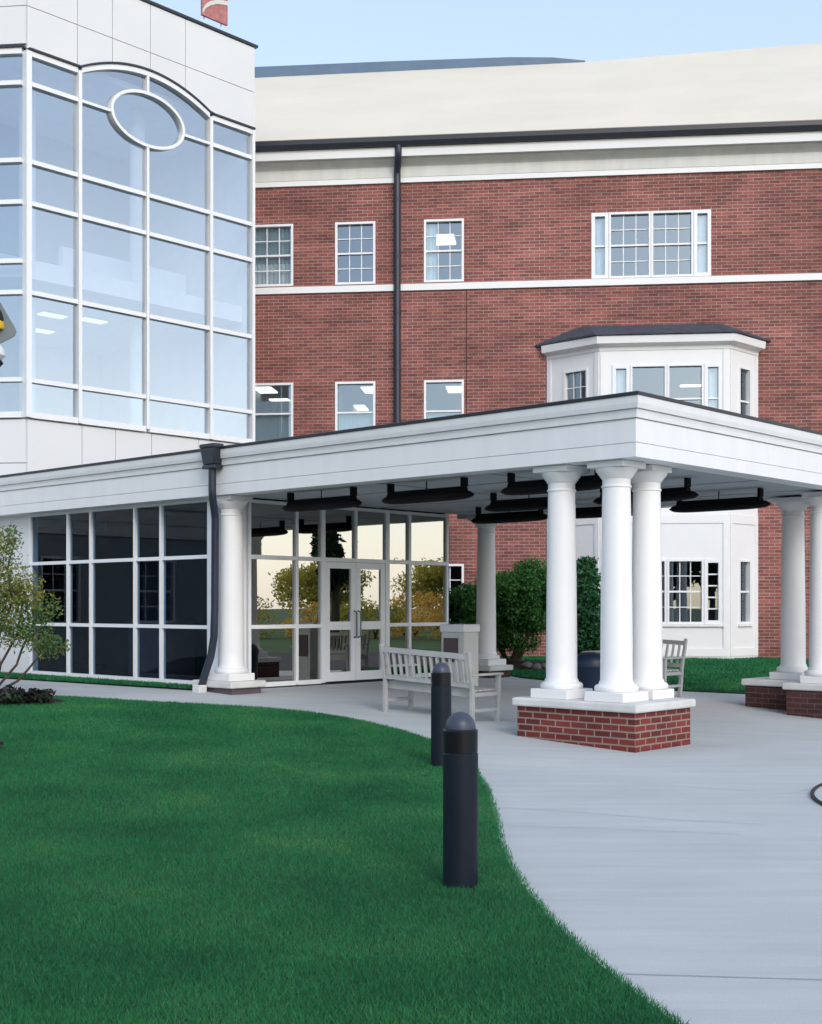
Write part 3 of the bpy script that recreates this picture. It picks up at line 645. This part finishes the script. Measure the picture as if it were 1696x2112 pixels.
# interior floors and lights
mb = MB()
for z0, z1 in ((.20,.335),(3.9,4.25),(7.62,8.15),(11.66,12.0)):
    mb.box(-12.5,10.2,.26,12,z0,z1)
mb.build('floor_slab', M['interior'], bb)
mb = MB(); mb.box(-12.5,10.2,11.8,12,.34,11.65); mb.box(-12.5,-12.3,.27,11.79,.34,11.64)
for x in (-10.1,-5.3,1.2,4.): mb.box(x-.06,x+.06,.9,11.79,.34,11.64)
mb.build('interior_wall', M['interior'], bb)
for (X, Y, Z, lab) in ((-1.62,38.7,7.60,'lit ceiling panel low in the middle second storey window'),(-1.05,35.5,7.60,'lit ceiling panel in the top right corner of the middle second storey window'),(-4.05,35.5,7.60,'lit ceiling panel in the second storey window beside the tower, upper one'),(-3.78,37.5,7.60,'lit ceiling panel in the second storey window beside the tower, lower one'),
        (1.27,35.4,7.60,'lit ceiling panel in the second storey window right of the downspout'),(7.6,34.8,7.60,'lit ceiling strip behind the bay front window'),(.92,35.1,11.64,'lit ceiling panel in the third storey window right of the downspout')):
    ceiling_light((X, Y, Z), .55 if X != 7.6 else .6, .95 if X != 7.6 else .22, ROT_B, lab)
# band course, cornice, gutter
mb = MB(); mb.box(-12.6,10.56,-.06,-.002,9.40,9.56); mb.build('band_course', M['white_far'], bb)
mb = MB(); mb.box(-12.6,10.56,-.05,.24,12.075,12.20); mb.build('cornice', M['white_far'], bb)
mb = MB(); mb.sweep([(10.6,0),(-12.6,0)], [(-.2,12.203),(.06,12.203),(.06,12.46),(.10,12.50),(.20,12.56),(.27,12.62),(-.2,12.62)]); mb.build('frieze', M['cornice'], bb)
mb = MB(); mb.sweep([(10.6,0),(-12.6,0)], [(-.2,12.623),(.36,12.623),(.38,12.84),(-.2,12.84)]); mb.build('fascia_board', M['white_far'], bb)
mb = MB(); mb.sweep([(10.6,0),(-12.6,0)], [(.0,12.843),(.46,12.843),(.50,12.95),(.50,13.06),(.0,13.06)]); mb.build('gutter', M['dark_metal'], bb)
RZ = [(-18.,19.03),(-13.9,19.06),(-5.5,19.09),(-3.1,19.10),(-.1,19.21),(4.3,19.37),(10.8,19.62)]
mb = MB()
for (a, za), (c, zc) in zip(RZ, RZ[1:]):
    mb.corners([(a,-.40,12.98),(c,-.40,12.98),(c,10.04,zc-.2),(a,10.04,za-.2),(a,-.46,13.09),(c,-.46,13.09),(c,10.04,zc),(a,10.04,za)])
    mb.corners([(a,10.042,za-.2),(c,10.042,zc-.2),(c,14.3,13.0),(a,14.3,13.0),(a,10.042,za-.01),(c,10.042,zc-.01),(c,14.4,13.1),(a,14.4,13.1)])
mb.build('roof', M['roof'], bb)
mb = MB(); rv = [(-17.5,19.38,18.9),(-9.5,19.36,18.95),(-5.5,19.32,18.98),(-4.14,19.25,19.0),(-3.1,19.105,19.05)]
for (a, za, ba), (c, zc, bc) in zip(rv, rv[1:]): mb.corners([(a,9.95,ba-.1),(c,9.95,bc-.1),(c,10.3,bc-.1),(a,10.3,ba-.1),(a,9.95,za),(c,9.95,zc),(c,10.3,zc),(a,10.3,za)])
mb.build('ridge_cap', M['ridge'], bb)
mb = MB(); mb.tube([(-7.94,-.40,12.86),(-7.94,-.40,12.72),(-7.95,-.36,12.58),(-8.0,-.13,12.30),(-8.0,-.12,12.15),(-8.0,-.12,1.0),(-8.0,-.12,.2)], .085, 12); mb.build('downspout', M['downspout'], bb, smooth=True)
mb = MB()
for z in (11.6,10.2,8.8,7.4,6.0): mb.tube([(-8.0,-.12,z),(-8.0,-.12,z+.05)], .096, 12)
mb.build('pipe_strap', M['dark_metal'], bb)
mb = MB(); mb.box(-6.31,-6.285,-.004,.03,4.2,9.39); mb.build('expansion_joint', M['brick_dark'], bb)
# ------------------------------------------------------------------ bay
A_, B_, C_, D_ = (-4.33,0.), (-3.09,-1.), (-.09,-1.), (.72,0.)
mb = MB()
def facet(p, q):
    L = math.hypot(q[0]-p[0], q[1]-p[1]); dx, dy = (q[0]-p[0])/L, (q[1]-p[1])/L
    return (lambda a, d, z: (p[0]+dx*a-dy*d, p[1]+dy*a+dx*d, z)), L
Tb1, L1 = facet(A_, B_); Tb2, L2 = facet(B_, C_); Tb3, L3 = facet(C_, D_)
fr2 = (.29,2.84,5.65,7.28); fr1 = (.29,2.84,1.18,2.70)
lw = (.52,1.25); rw = (.42,.95)
wall_holes(mb, Tb2, 0, L2, .30, 7.75, [fr2, fr1], .16)
wall_holes(mb, Tb1, 0, L1, .30, 7.75, [(*lw,5.65,7.27),(*lw,1.18,2.70)], .16)
wall_holes(mb, Tb3, 0, L3, .30, 7.75, [(*rw,5.65,7.27),(*rw,1.18,2.70)], .16)
bay = mb.build('bay', M['white_far'], bb, fix=False)
for q in (fr2, fr1): quad_window(Tb2, *q, bay, styles=('dh0','dh0','dh0','dh0') if q is fr2 else ('side','dh','dh','side'), curtains=(True,False,False,True) if q is fr2 else (False,)*4)
for z0, z1 in ((5.65,7.27),(1.18,2.70)):
    w, sp = window(Tb1, *lw, z0, z1, bay, 'dh', fw=.05); add_pane(Tb1, sp[0], w, parent=bay)
    w, sp = window(Tb3, *rw, z0, z1, bay, 'dh0', fw=.05); add_pane(Tb3, sp[0], w, parent=bay)
poly = [A_, B_, C_, D_]
def offp(o): return [(A_[0]-o*1.1,.0), (B_[0]-o*.45,B_[1]-o), (C_[0]+o*.45,C_[1]-o), (D_[0]+o*1.2,.0)]
mb = MB(); path = [(A_[0],-.002), B_, C_, (D_[0],-.002)]
path = path[::-1]
mb.sweep(path, [(-.1,7.62),(.02,7.62),(.02,7.70),(.10,7.74),(.20,7.76),(.22,7.93),(-.1,7.93)]); mb.build('eave_trim', M['white_far'], bay)
mb = MB(); e = offp(.27); top = [(-3.35,-.005),(-.35,-.005)]
mb.v += [(x,y,7.945) for x,y in e] + [(x,y,7.985) for x,y in e] + [(top[0][0],-.12,8.40),(top[1][0],-.12,8.40),(top[0][0]-.25,-.004,8.40),(top[1][0]+.25,-.004,8.40)]
mb.f += [(0,1,5,4),(1,2,6,5),(2,3,7,6),(0,3,2,1),(4,5,8,10),(5,6,9,8),(6,7,11,9),(8,9,11,10),(4,10,11,7),(0,4,7,3)]
mb.build('bay_roof', M['slate'], bay)
mb = MB()
for T, L in ((Tb1,L1),(Tb2,L2),(Tb3,L3)):
    for za, zb, zs in ((.61,3.54,((.42,.609),(3.541,3.75))),(5.51,7.60,((5.35,5.509),))):
        mb = MB()
        for z0, z1 in zs: mb.tbox(T, .02, L-.02, -.022, -.002, z0, z1)
        for a in (.02, L-.14): mb.tbox(T, a, a+.12, -.022, -.002, za, zb)
        mb.build('trim_board', M['white_far'], bay)
mb = MB()
for T, r in ((Tb2, fr2), (Tb2, fr1)): mb.tbox(T, r[0]-.05, r[1]+.05, -.06, -.001, r[2]-.06, r[2]-.004)
for T, r in ((Tb1, lw), (Tb3, rw)):
    for z in (5.65,1.18): mb.tbox(T, r[0]-.05, r[1]+.05, -.06, -.001, z-.06, z-.004)
mb.build('sill', M['white_far'], bay)
# ------------------------------------------------------------------ benches
def bench():
    t = thing('park_bench', '', 'bench', group='grey slatted benches under the canopy'); L = 1.57
    mb = MB()
    for k in range(5): mb.box(.05,L-.05,.03+k*.098,.03+k*.098+.082,.415,.44)
    mb.box(.04,L-.04,.48,.51,.34,.414); mb.box(.04,L-.04,.035,.06,.34,.414); mb.build('seat', M['bench'], t)
    def by(z): return -.02-.10*max(0,(z-.42))/.5
    mb = MB(); mb.bar((.02,by(.86),.86),(L-.02,by(.86),.86),.03,.07); mb.bar((.02,by(.50),.50),(L-.02,by(.50),.50),.028,.06)
    for k in range(13):
        x = .13+(L-.26)*k/12; mb.bar((x,by(.53),.53),(x,by(.82),.82),.052,.016)
    for k in (0,12): pass
    mb.build('backrest', M['bench'], t)
    for x in (.03, L-.03):
        mb = MB(); mb.bar((x,.0,0),(x,by(.42),.42),.055,.055); mb.bar((x,by(.42),.42),(x,by(.93),.93),.05,.045); mb.build('leg', M['bench'], t, bevel=.005)
        mb = MB(); mb.box(x-.028,x+.028,.465,.52,0,.615); mb.build('leg', M['bench'], t, bevel=.005)
        mb = MB(); mb.box(x-.035,x+.035,-.06,.56,.617,.645); mb.build('arm', M['bench'], t, bevel=.006)
        mb = MB(); mb.box(x-.018,x+.018,.02,.47,.16,.20); mb.box(x-.018,x+.018,.02,.47,.355,.405); mb.build('stretcher', M['bench'], t)
    return t
b1 = bench(); X, Y = xy(.44, 4.22); b1.location = (X, Y, g(X,Y)-.02); b1.rotation_euler = (0,-.040,R(-42.68)); b1['label'] = 'grey slatted bench seen from behind, beyond the dark bollards'
b1.rotation_euler = (0,R(2.5),R(-42.68))
X, Y = xy(6.2, 3.12); b2 = copy_thing(b1, (X, Y, g(X,Y)), 0, 'grey bench half hidden behind the front columns, before the white bay')
b2.rotation_euler = (0,R(-2.5),R(137.32))
# ------------------------------------------------------------------ bollards
def bollard():
    t = thing('bollard', '', 'bollard', group='dark bollards at the lawn edge'); r = .099
    mb = MB(); mb.lathe([(r,-.05),(r,.775),(r-.004,.78),(r-.004,.784)], n=40); mb.build('post', M['bollard'], t, smooth=True)
    mb = MB(); mb.lathe([(r-.002,.785),(r-.001,.905),(r-.006,.912),(r-.012,.912)], n=40); mb.build('band', M['bollard_band'], t, smooth=True)
    mb = MB(); mb.lathe([(r-.013,.913),(r-.013,.922)]+[((r-.014)*math.cos(a), .922+.088*math.sin(a)) for a in [math.pi/2*k/10 for k in range(10)]]+[(.002,1.010)], n=40); mb.build('dome', M['bollard_dome'], t, smooth=True)
    return t
bo = bollard(); bo.location = (.279,7.235,-.005); bo['label'] = 'nearest dark domed bollard standing in the grass'
copy_thing(bo, (.292,12.44,.045), 0, 'farther dark domed bollard, in front of the bench')
# ------------------------------------------------------------------ bins
X, Y = xy(3.62, 5.52); rc = thing('waste_receptacle', 'pale square waste receptacle with brown side panel beside the lobby', 'bin', (X, Y, .25), ROT_UV)
mb = MB(); mb.box(-.06,.30,-.06,.42,.03,.93); mb.build('body', M['cornice'], rc, bevel=.01)
mb = MB(); mb.box(-.08,.32,-.08,.44,.932,1.06); mb.build('lid', M['white_far'], rc, bevel=.02)
mb = MB(); mb.box(-.075,-.061,.06,.36,.46,.84); mb.build('panel', M['brown'], rc)
mb = MB(); mb.box(-.04,.28,-.04,.40,0,.029); mb.build('base', M['black'], rc)
lb = thing('litter_bin', 'dark navy round topped litter bin between the front columns', 'bin', (2.72,19.35,.17))
mb = MB(); mb.lathe([(.23,0),(.25,.03),(.27,.50),(.285,.52),(.285,.54)], n=32); mb.build('body', M['navy'], lb, smooth=True)
mb = MB(); mb.lathe([(.28,.541),(.275,.60),(.25,.66),(.20,.705),(.12,.735),(.01,.745)], n=32); mb.build('lid', M['navy'], lb, smooth=True)
mb = MB(); mb.lathe([(.235,-.02),(.235,-.001)], n=32); mb.build('base', M['black'], lb)
# ------------------------------------------------------------------ plants
def shrub(name, label, cat, loc, clumps, n, size, m, stems, group=None, trunk='stem', r0=.05, shell=.45):
    t = thing(name, label, cat, loc, 0, group)
    leaves('foliage', clumps, n, size, m, t, shell)
    mb = MB(); branches(mb, (0,0,-.05), stems, r0); mb.build(trunk, M['bark'], t, smooth=True); return t
def ball(cx, cy, cz, rx, ry, rz, k, s=.42):
    out = []
    for i in range(k):
        d = Vector((random.gauss(0,1), random.gauss(0,1), random.gauss(0,1))).normalized(); q = random.uniform(.45,.8)
        out.append((cx+d.x*rx*q, cy+d.y*ry*q, cz+d.z*rz*q, rx*s*random.uniform(.7,1.15), ry*s*random.uniform(.7,1.15), rz*s*random.uniform(.7,1.15)))
    return out
shrub('evergreen_bush', 'big rounded dark green bush behind the lone back column', 'bush', (2.05,26.2,.33), ball(.1,0,1.30,1.25,1.1,1.10,38,.33), 30000, .040, M['bush'], [(.4,.1,1.2),(-.5,.2,1.1),(.1,-.3,1.3),(.7,.2,1.5)], r0=.07)
shrub('evergreen_bush', 'smaller dark bush between the lobby glass and the back column', 'bush', (.95,25.6,.33), ball(0,0,.95,.62,.6,.72,16,.40), 8000, .042, M['bush'], [(.2,.1,.9),(-.2,.1,.9)], r0=.04)
shrub('conifer', 'green conifer showing in the gap between the front columns', 'tree', (3.55,25.9,.32), [(random.uniform(-.06,.06), random.uniform(-.06,.06), .35+.15*k, .44*(1.05-k/22), .44*(1.05-k/22), .14) for k in range(13)], 11000, .042, M['conifer'], [(0,0,2.1)], trunk='trunk', r0=.06, shell=.3)
yt = [(.0,.0,1.95,.42,.38,.38),(-.45,.1,1.7,.45,.4,.4),(.42,-.05,1.55,.4,.38,.32),(.75,.0,1.25,.36,.34,.26),(.2,.1,1.35,.5,.45,.34),(-.3,-.1,1.25,.5,.45,.36),(.62,-.1,.92,.42,.36,.26),(.15,-.15,1.0,.48,.42,.3),(-.6,.0,.95,.42,.4,.3),(.98,-.05,.72,.30,.26,.18),(.3,.0,2.2,.2,.2,.2)]
shrub('young_tree', 'airy young tree with olive and yellow leaves by the left window wall', 'tree', (-5.75,17.6,.33), [(c[0]*.82,)+c[1:] for c in yt], 11500, .027, M['shrub'], [(.0,.0,1.9),(-.4,.1,1.5),(.45,0,1.5),(.7,0,1.15),(.9,-.05,.75),(.3,.1,2.2),(-.6,.0,.9),(.2,-.1,1.2)], trunk='trunk', r0=.024, shell=.10)
mb = MB(); n = 26
mb.v.append((-6.3,16.75,g(-6.3,16.75)+.10))
for rr, zz in ((.6,.085),(1.,.02)):
    for k in range(n):
        t = 2*math.pi*k/n; X, Y = -6.3+1.8*rr*math.cos(t)*(1+.05*math.sin(3*t)), 16.75+.74*rr*math.sin(t); mb.v.append((X,Y,g(X,Y)+zz+.012))
for k in range(n): mb.f.append((0,1+k,1+(k+1)%n)); mb.f.append((1+k,1+n+k,1+n+(k+1)%n,1+(k+1)%n))
kind(mb.build('mulch_bed', M['mulch']), 'structure')
mb = MB()
n = 24; mb.v.append((2.0,26.4,g(2.,26.4)+.14))
for k in range(n):
    t = 2*math.pi*k/n; X, Y = 2.0+2.1*math.cos(t), 26.4+1.9*math.sin(t); mb.v.append((X,Y,g(X,Y)+.045))
for k in range(n): mb.f.append((0,1+k,1+(k+1)%n))
kind(mb.build('mulch_bed', M['mulch']), 'structure')
M['dark_plant'] = leafmat('dark_groundcover_leaves', [(.2,(.010,.010,.010)),(.6,(.03,.028,.025)),(.85,(.02,.07,.03)),(1.,(.14,.14,.12))], 5., .1)
for (X, Y, lab) in ((-5.75,16.45,'low dark leafy plant in the mulch bed, left one at the photo edge'),(-5.2,16.4,'low dark leafy plant in the middle of the mulch bed'),(-4.78,16.5,'low leafy plant with green shoots at the right end of the mulch bed')):
    t = thing('bedding_plant', lab, 'plant', (X, Y, g(X,Y)+.03), 0, 'low plants in the mulch bed')
    leaves('foliage', [(random.uniform(-.25,.25), random.uniform(-.15,.15), .09, .16, .14, .1) for _ in range(6)], 420, .05, M['dark_plant'], t, .2)
for k in range(9):
    X, Y = random.uniform(1.6,2.9), random.uniform(24.75,25.0); mb = MB(); r = random.uniform(.06,.14)
    mb.lathe([(r*.5,-.02),(r,.02),(r*.9,r*.5),(r*.45,r*.85),(r*.05,r*.95)], n=7); o = mb.build('rock', M['rock'], None); o.location = (X, Y, g(X,Y)+.06); o.rotation_euler = (random.uniform(-.3,.3), random.uniform(-.3,.3), random.uniform(0,6)); o.scale = (1,.8,1)
    tag(o, 'small rough grey rock at the foot of the big bush', 'rock', 'rocks edging the bush bed')
sp = thing('sprinkler_head', 'small dark sprinkler head in the lawn at the left photo edge', 'sprinkler', (-4.04,12.55,g(-4.04,12.55)+.02))
mb = MB(); mb.lathe([(.03,-.05),(.03,.05),(.055,.055),(.055,.085),(.03,.095)], n=16); mb.build('cap', M['black'], sp)
mb = MB(); mb.lathe([(.07,.0),(.075,.012),(.05,.014)], n=16); mb.build('collar', M['mulch'], sp)
# diamond sign on a pole whose pole stands just outside the left edge
sg = thing('road_sign', 'grey diamond sign with yellow and black head cut by the left edge', 'sign', (-5.32,16.0,.33))
mb = MB(); mb.tube([(0,.05,-.1),(0,.05,5.3)], .03, 10); mb.build('post', M['sign_grey'], sg, smooth=True)
mb = MB(); mb.prism([(0,.55),(.0,-.43),(.13,-.35),(.30,-.27),(.385,-.22),(.41,-.17),(.395,-.12),(.2,.22)], 0, .02); o = mb.build('plate', M['sign_grey'], sg, bevel=.004); o.rotation_euler = (R(90),0,0); o.location = (.0,.0,4.85)
mb = MB(); mb.lathe([(.255,-.09),(.265,-.06),(.26,.0)], 0,0,20); o = mb.build('yellow_band', M['yellow'], sg, smooth=True); o.location = (.0,-.03,4.80)
mb = MB(); mb.lathe([(.25,.002),(.255,.05),(.23,.13),(.17,.22),(.05,.27)], 0,0,20); o = mb.build('black_hood', M['black'], sg, smooth=True); o.location = (.0,-.03,4.80)
mb = MB(); mb.lathe([(.19,-.09),(.235,-.04),(.235,.02),(.2,.08),(.05,.10)], 0,0,20); o = mb.build('white_ball', M['white'], sg, smooth=True); o.location = (.02,0,4.43)
mb = MB(); mb.lathe([(.18,-.04),(.215,.0),(.2,.03)], 0,0,20); o = mb.build('black_collar', M['black'], sg, smooth=True); o.location = (.02,0,4.30)
# ------------------------------------------------------------------ the rest of the place, seen in the glass
an = thing('side_wing', 'white boarded side wing facing the lobby windows, outside the left edge', 'building', (P[0],P[1],0), ROT_UV)
Ta = lambda a, d, z: (a, 17.3+d, z)
mb = MB(); ah = [(-3.6,-2.6,1.2,2.7),(-6.2,-5.0,1.2,2.7),(-9.4,-8.0,.4,2.7)]
wall_holes(mb, Ta, -16, -1.2, 0, 3.2, ah, .2); mb.build('wall', M['interior'], an, fix=False)
mb = MB(); mb.sweep([(-1.0,17.25),(-16,17.25)], [(-.3,3.2),(0,3.2),(0,3.5),(.03,3.52),(.03,3.85),(.08,3.9),(.08,4.3),(-.3,4.3)]); mb.build('fascia', M['white'], an)
mb = MB(); mb.box(-16,-1.2,17.55,22,0,4.2); mb.build('interior_wall', M['interior_dark'], an)
for h in ah:
    w, spc = window(Ta, *h, an, 'dh'); add_pane(Ta, spc[0], w, 'glass_lobby')
def big_tree(name, label, X, Y, h, r, m, n=7500, size=.13, group='trees along the road, outside the right edge'):
    t = thing(name, label, 'tree', (X, Y, -.05), 0, group)
    cl = ball(0,0,h*.62,r,r,h*.36,16,.42); leaves('crown', cl, n, size, m, t, .3)
    mb = MB(); mb.tube([(0,0,0),(.05,.05,h*.25),(0,.1,h*.5),(.1,0,h*.75)], [.24,.19,.13,.05], 8); branches(mb, (0,.05,h*.35), [(c[0],c[1],c[2]) for c in cl[:7]], .09, .02); mb.build('trunk', M['bark'], t, smooth=True)
for name, lab, X, Y, h, r, m in (('autumn_tree','round golden autumn tree reflected in the right lobby panes',36,31,4.4,2.6,'gold'),('autumn_tree','wide golden tree farther along the road',48,35,5,3.,'gold'),('autumn_tree','low orange tree nearest the covered drive',34,38,4.,2.3,'gold'),
        ('evergreen_tree','tall dark evergreen reflected left of the lobby doors',28.5,21.6,5.6,.95,'dark_leaf'),('autumn_tree','olive yellow tree on the far lawn',60,22,4.6,3.8,'gold_green'),('autumn_tree','yellow green tree beyond the far road bend',64,30,5,3.8,'gold_green'),
        ('evergreen_tree','dark evergreen past the golden trees',54,44,6.5,2.2,'dark_leaf')):
    big_tree(name, lab, X, Y, h, r, M[m])
for k, (X, Y) in enumerate(((-26,-24),(-15,-30),(-5,-27),(6,-31),(17,-26),(28,-29))):  # unseen trees added to darken the ground floor window reflections
    big_tree('added_reflection_tree', ['added broad dark tree far behind the viewpoint, westmost','second added broad dark tree behind the viewpoint','third added broad dark tree behind the viewpoint','tallest added dark tree behind the viewpoint','added dark tree behind the viewpoint near the drive','eastmost added dark tree behind the viewpoint'][k], X, Y, 9+1.5*(k%3), 4.2, M['dark_leaf'], 2600, .4, 'unseen trees added behind the viewpoint to darken reflections')
for k, (X, Y, s) in enumerate(((41,13,1.6),(44,17,1.9),(47,21,1.5),(43,24,1.7),(48,27,1.8),(52,15,2.),(40,28,1.5))):
    t = thing('roadside_shrub', ['straw coloured','olive','low yellow','rounded gold','tawny','large olive','short tawny'][k]+' roadside shrub on the sunny bank right of the drive', 'shrub', (X, Y, -.05), 0, 'shrubs on the sunny bank')
    leaves('foliage', ball(0,0,s*.6,s*1.5,s*1.5,s*.7,10,.45), 3000, .10, M['gold_green' if k % 2 else 'gold'], t, .3)
    mb = MB(); branches(mb, (0,0,0), [(.5,0,s*.8),(-.5,.2,s*.7),(0,-.5,s*.8)], .05); mb.build('stem', M['bark'], t)
sheet('road', lambda y: 9.3+.12*max(0,y-16), lambda y: 22., frange(-40, 27.5, .75), 24, .012, M['rust'])
# ------------------------------------------------------------------ light, sky, camera
SUN_AZ = (.34,-.94); SUN_EL = R(29)
az = Vector((SUN_AZ[0], SUN_AZ[1], 0)).normalized(); tosun = Vector((az.x*math.cos(SUN_EL), az.y*math.cos(SUN_EL), math.sin(SUN_EL)))
sl = bpy.data.lights.new('sun', 'SUN'); sl.energy = .9; sl.angle = R(20); sl.color = (1.,.975,.95); so = bpy.data.objects.new('sun', sl); COL.objects.link(so)
so.rotation_euler = (-tosun).to_track_quat('-Z', 'Y').to_euler(); so.location = (0,0,40)
w = bpy.data.worlds.new('World'); S.world = w; w.use_nodes = True; nt = w.node_tree; bg = nt.nodes['Background']
sky = nt.nodes.new('ShaderNodeTexSky'); sky.sky_type = 'NISHITA'; sky.sun_disc = False; sky.sun_elevation = SUN_EL; sky.sun_rotation = math.atan2(az.x, az.y)
sky.air_density = 1.0; sky.dust_density = 1.5; sky.ozone_density = 1.0; sky.altitude = 0
veil = nt.nodes.new('ShaderNodeMixRGB'); veil.blend_type = 'ADD'; veil.inputs[0].default_value = 1.; 
tcw = nt.nodes.new('ShaderNodeTexCoord'); sxw = nt.nodes.new('ShaderNodeSeparateXYZ'); nt.links.new(tcw.outputs['Generated'], sxw.inputs[0])
def mth(op, a, b=None):
    n = nt.nodes.new('ShaderNodeMath'); n.operation = op
    for i, q in enumerate((a, b)):
        if q is None: continue
        if isinstance(q, (int, float)): n.inputs[i].default_value = q
        else: nt.links.new(q, n.inputs[i])
    return n.outputs[0]
east = mth('POWER', mth('MAXIMUM', sxw.outputs[0], 0.), 4.)
low = mth('EXPONENT', mth('MULTIPLY', mth('POWER', mth('ABSOLUTE', sxw.outputs[2]), 2.), -9.))
glow = mth('MULTIPLY', mth('MULTIPLY', east, low), 1.9)                       # bright milky haze low in the east
gc = nt.nodes.new('ShaderNodeMixRGB'); gc.blend_type = 'MULTIPLY'; gc.inputs[0].default_value = 1.; gc.inputs[1].default_value = (3.6,3.3,2.9,1); nt.links.new(glow, gc.inputs[2])
va = nt.nodes.new('ShaderNodeMixRGB'); va.blend_type = 'ADD'; va.inputs[0].default_value = 1.; va.inputs[1].default_value = (2.35,2.65,3.15,1); nt.links.new(gc.outputs[0], va.inputs[2])
nt.links.new(va.outputs[0], veil.inputs[2])   # thin high cloud over the whole sky
nt.links.new(sky.outputs[0], veil.inputs[1]); nt.links.new(veil.outputs[0], bg.inputs[0]); bg.inputs[1].default_value = .13
cam = bpy.data.cameras.new('camera'); co = bpy.data.objects.new('camera', cam); COL.objects.link(co)
co.location = (0,0,1.6); co.rotation_euler = (R(90),0,0); cam.sensor_fit = 'AUTO'; cam.sensor_width = 36; cam.lens = 2650/2112*36; cam.shift_y = (1250-1056)/2112; cam.clip_start = .1; cam.clip_end = 3000
S.camera = co
S.view_settings.view_transform = 'Standard'; S.view_settings.look = 'None'; S.view_settings.exposure = 0.28; S.view_settings.gamma = 1
S.render.engine = 'CYCLES'; c = S.cycles; c.max_bounces = 8; c.diffuse_bounces = 4; c.glossy_bounces = 4; c.transmission_bounces = 6; c.transparent_max_bounces = 16; c.caustics_reflective = False; c.caustics_refractive = False
c.use_denoising = True
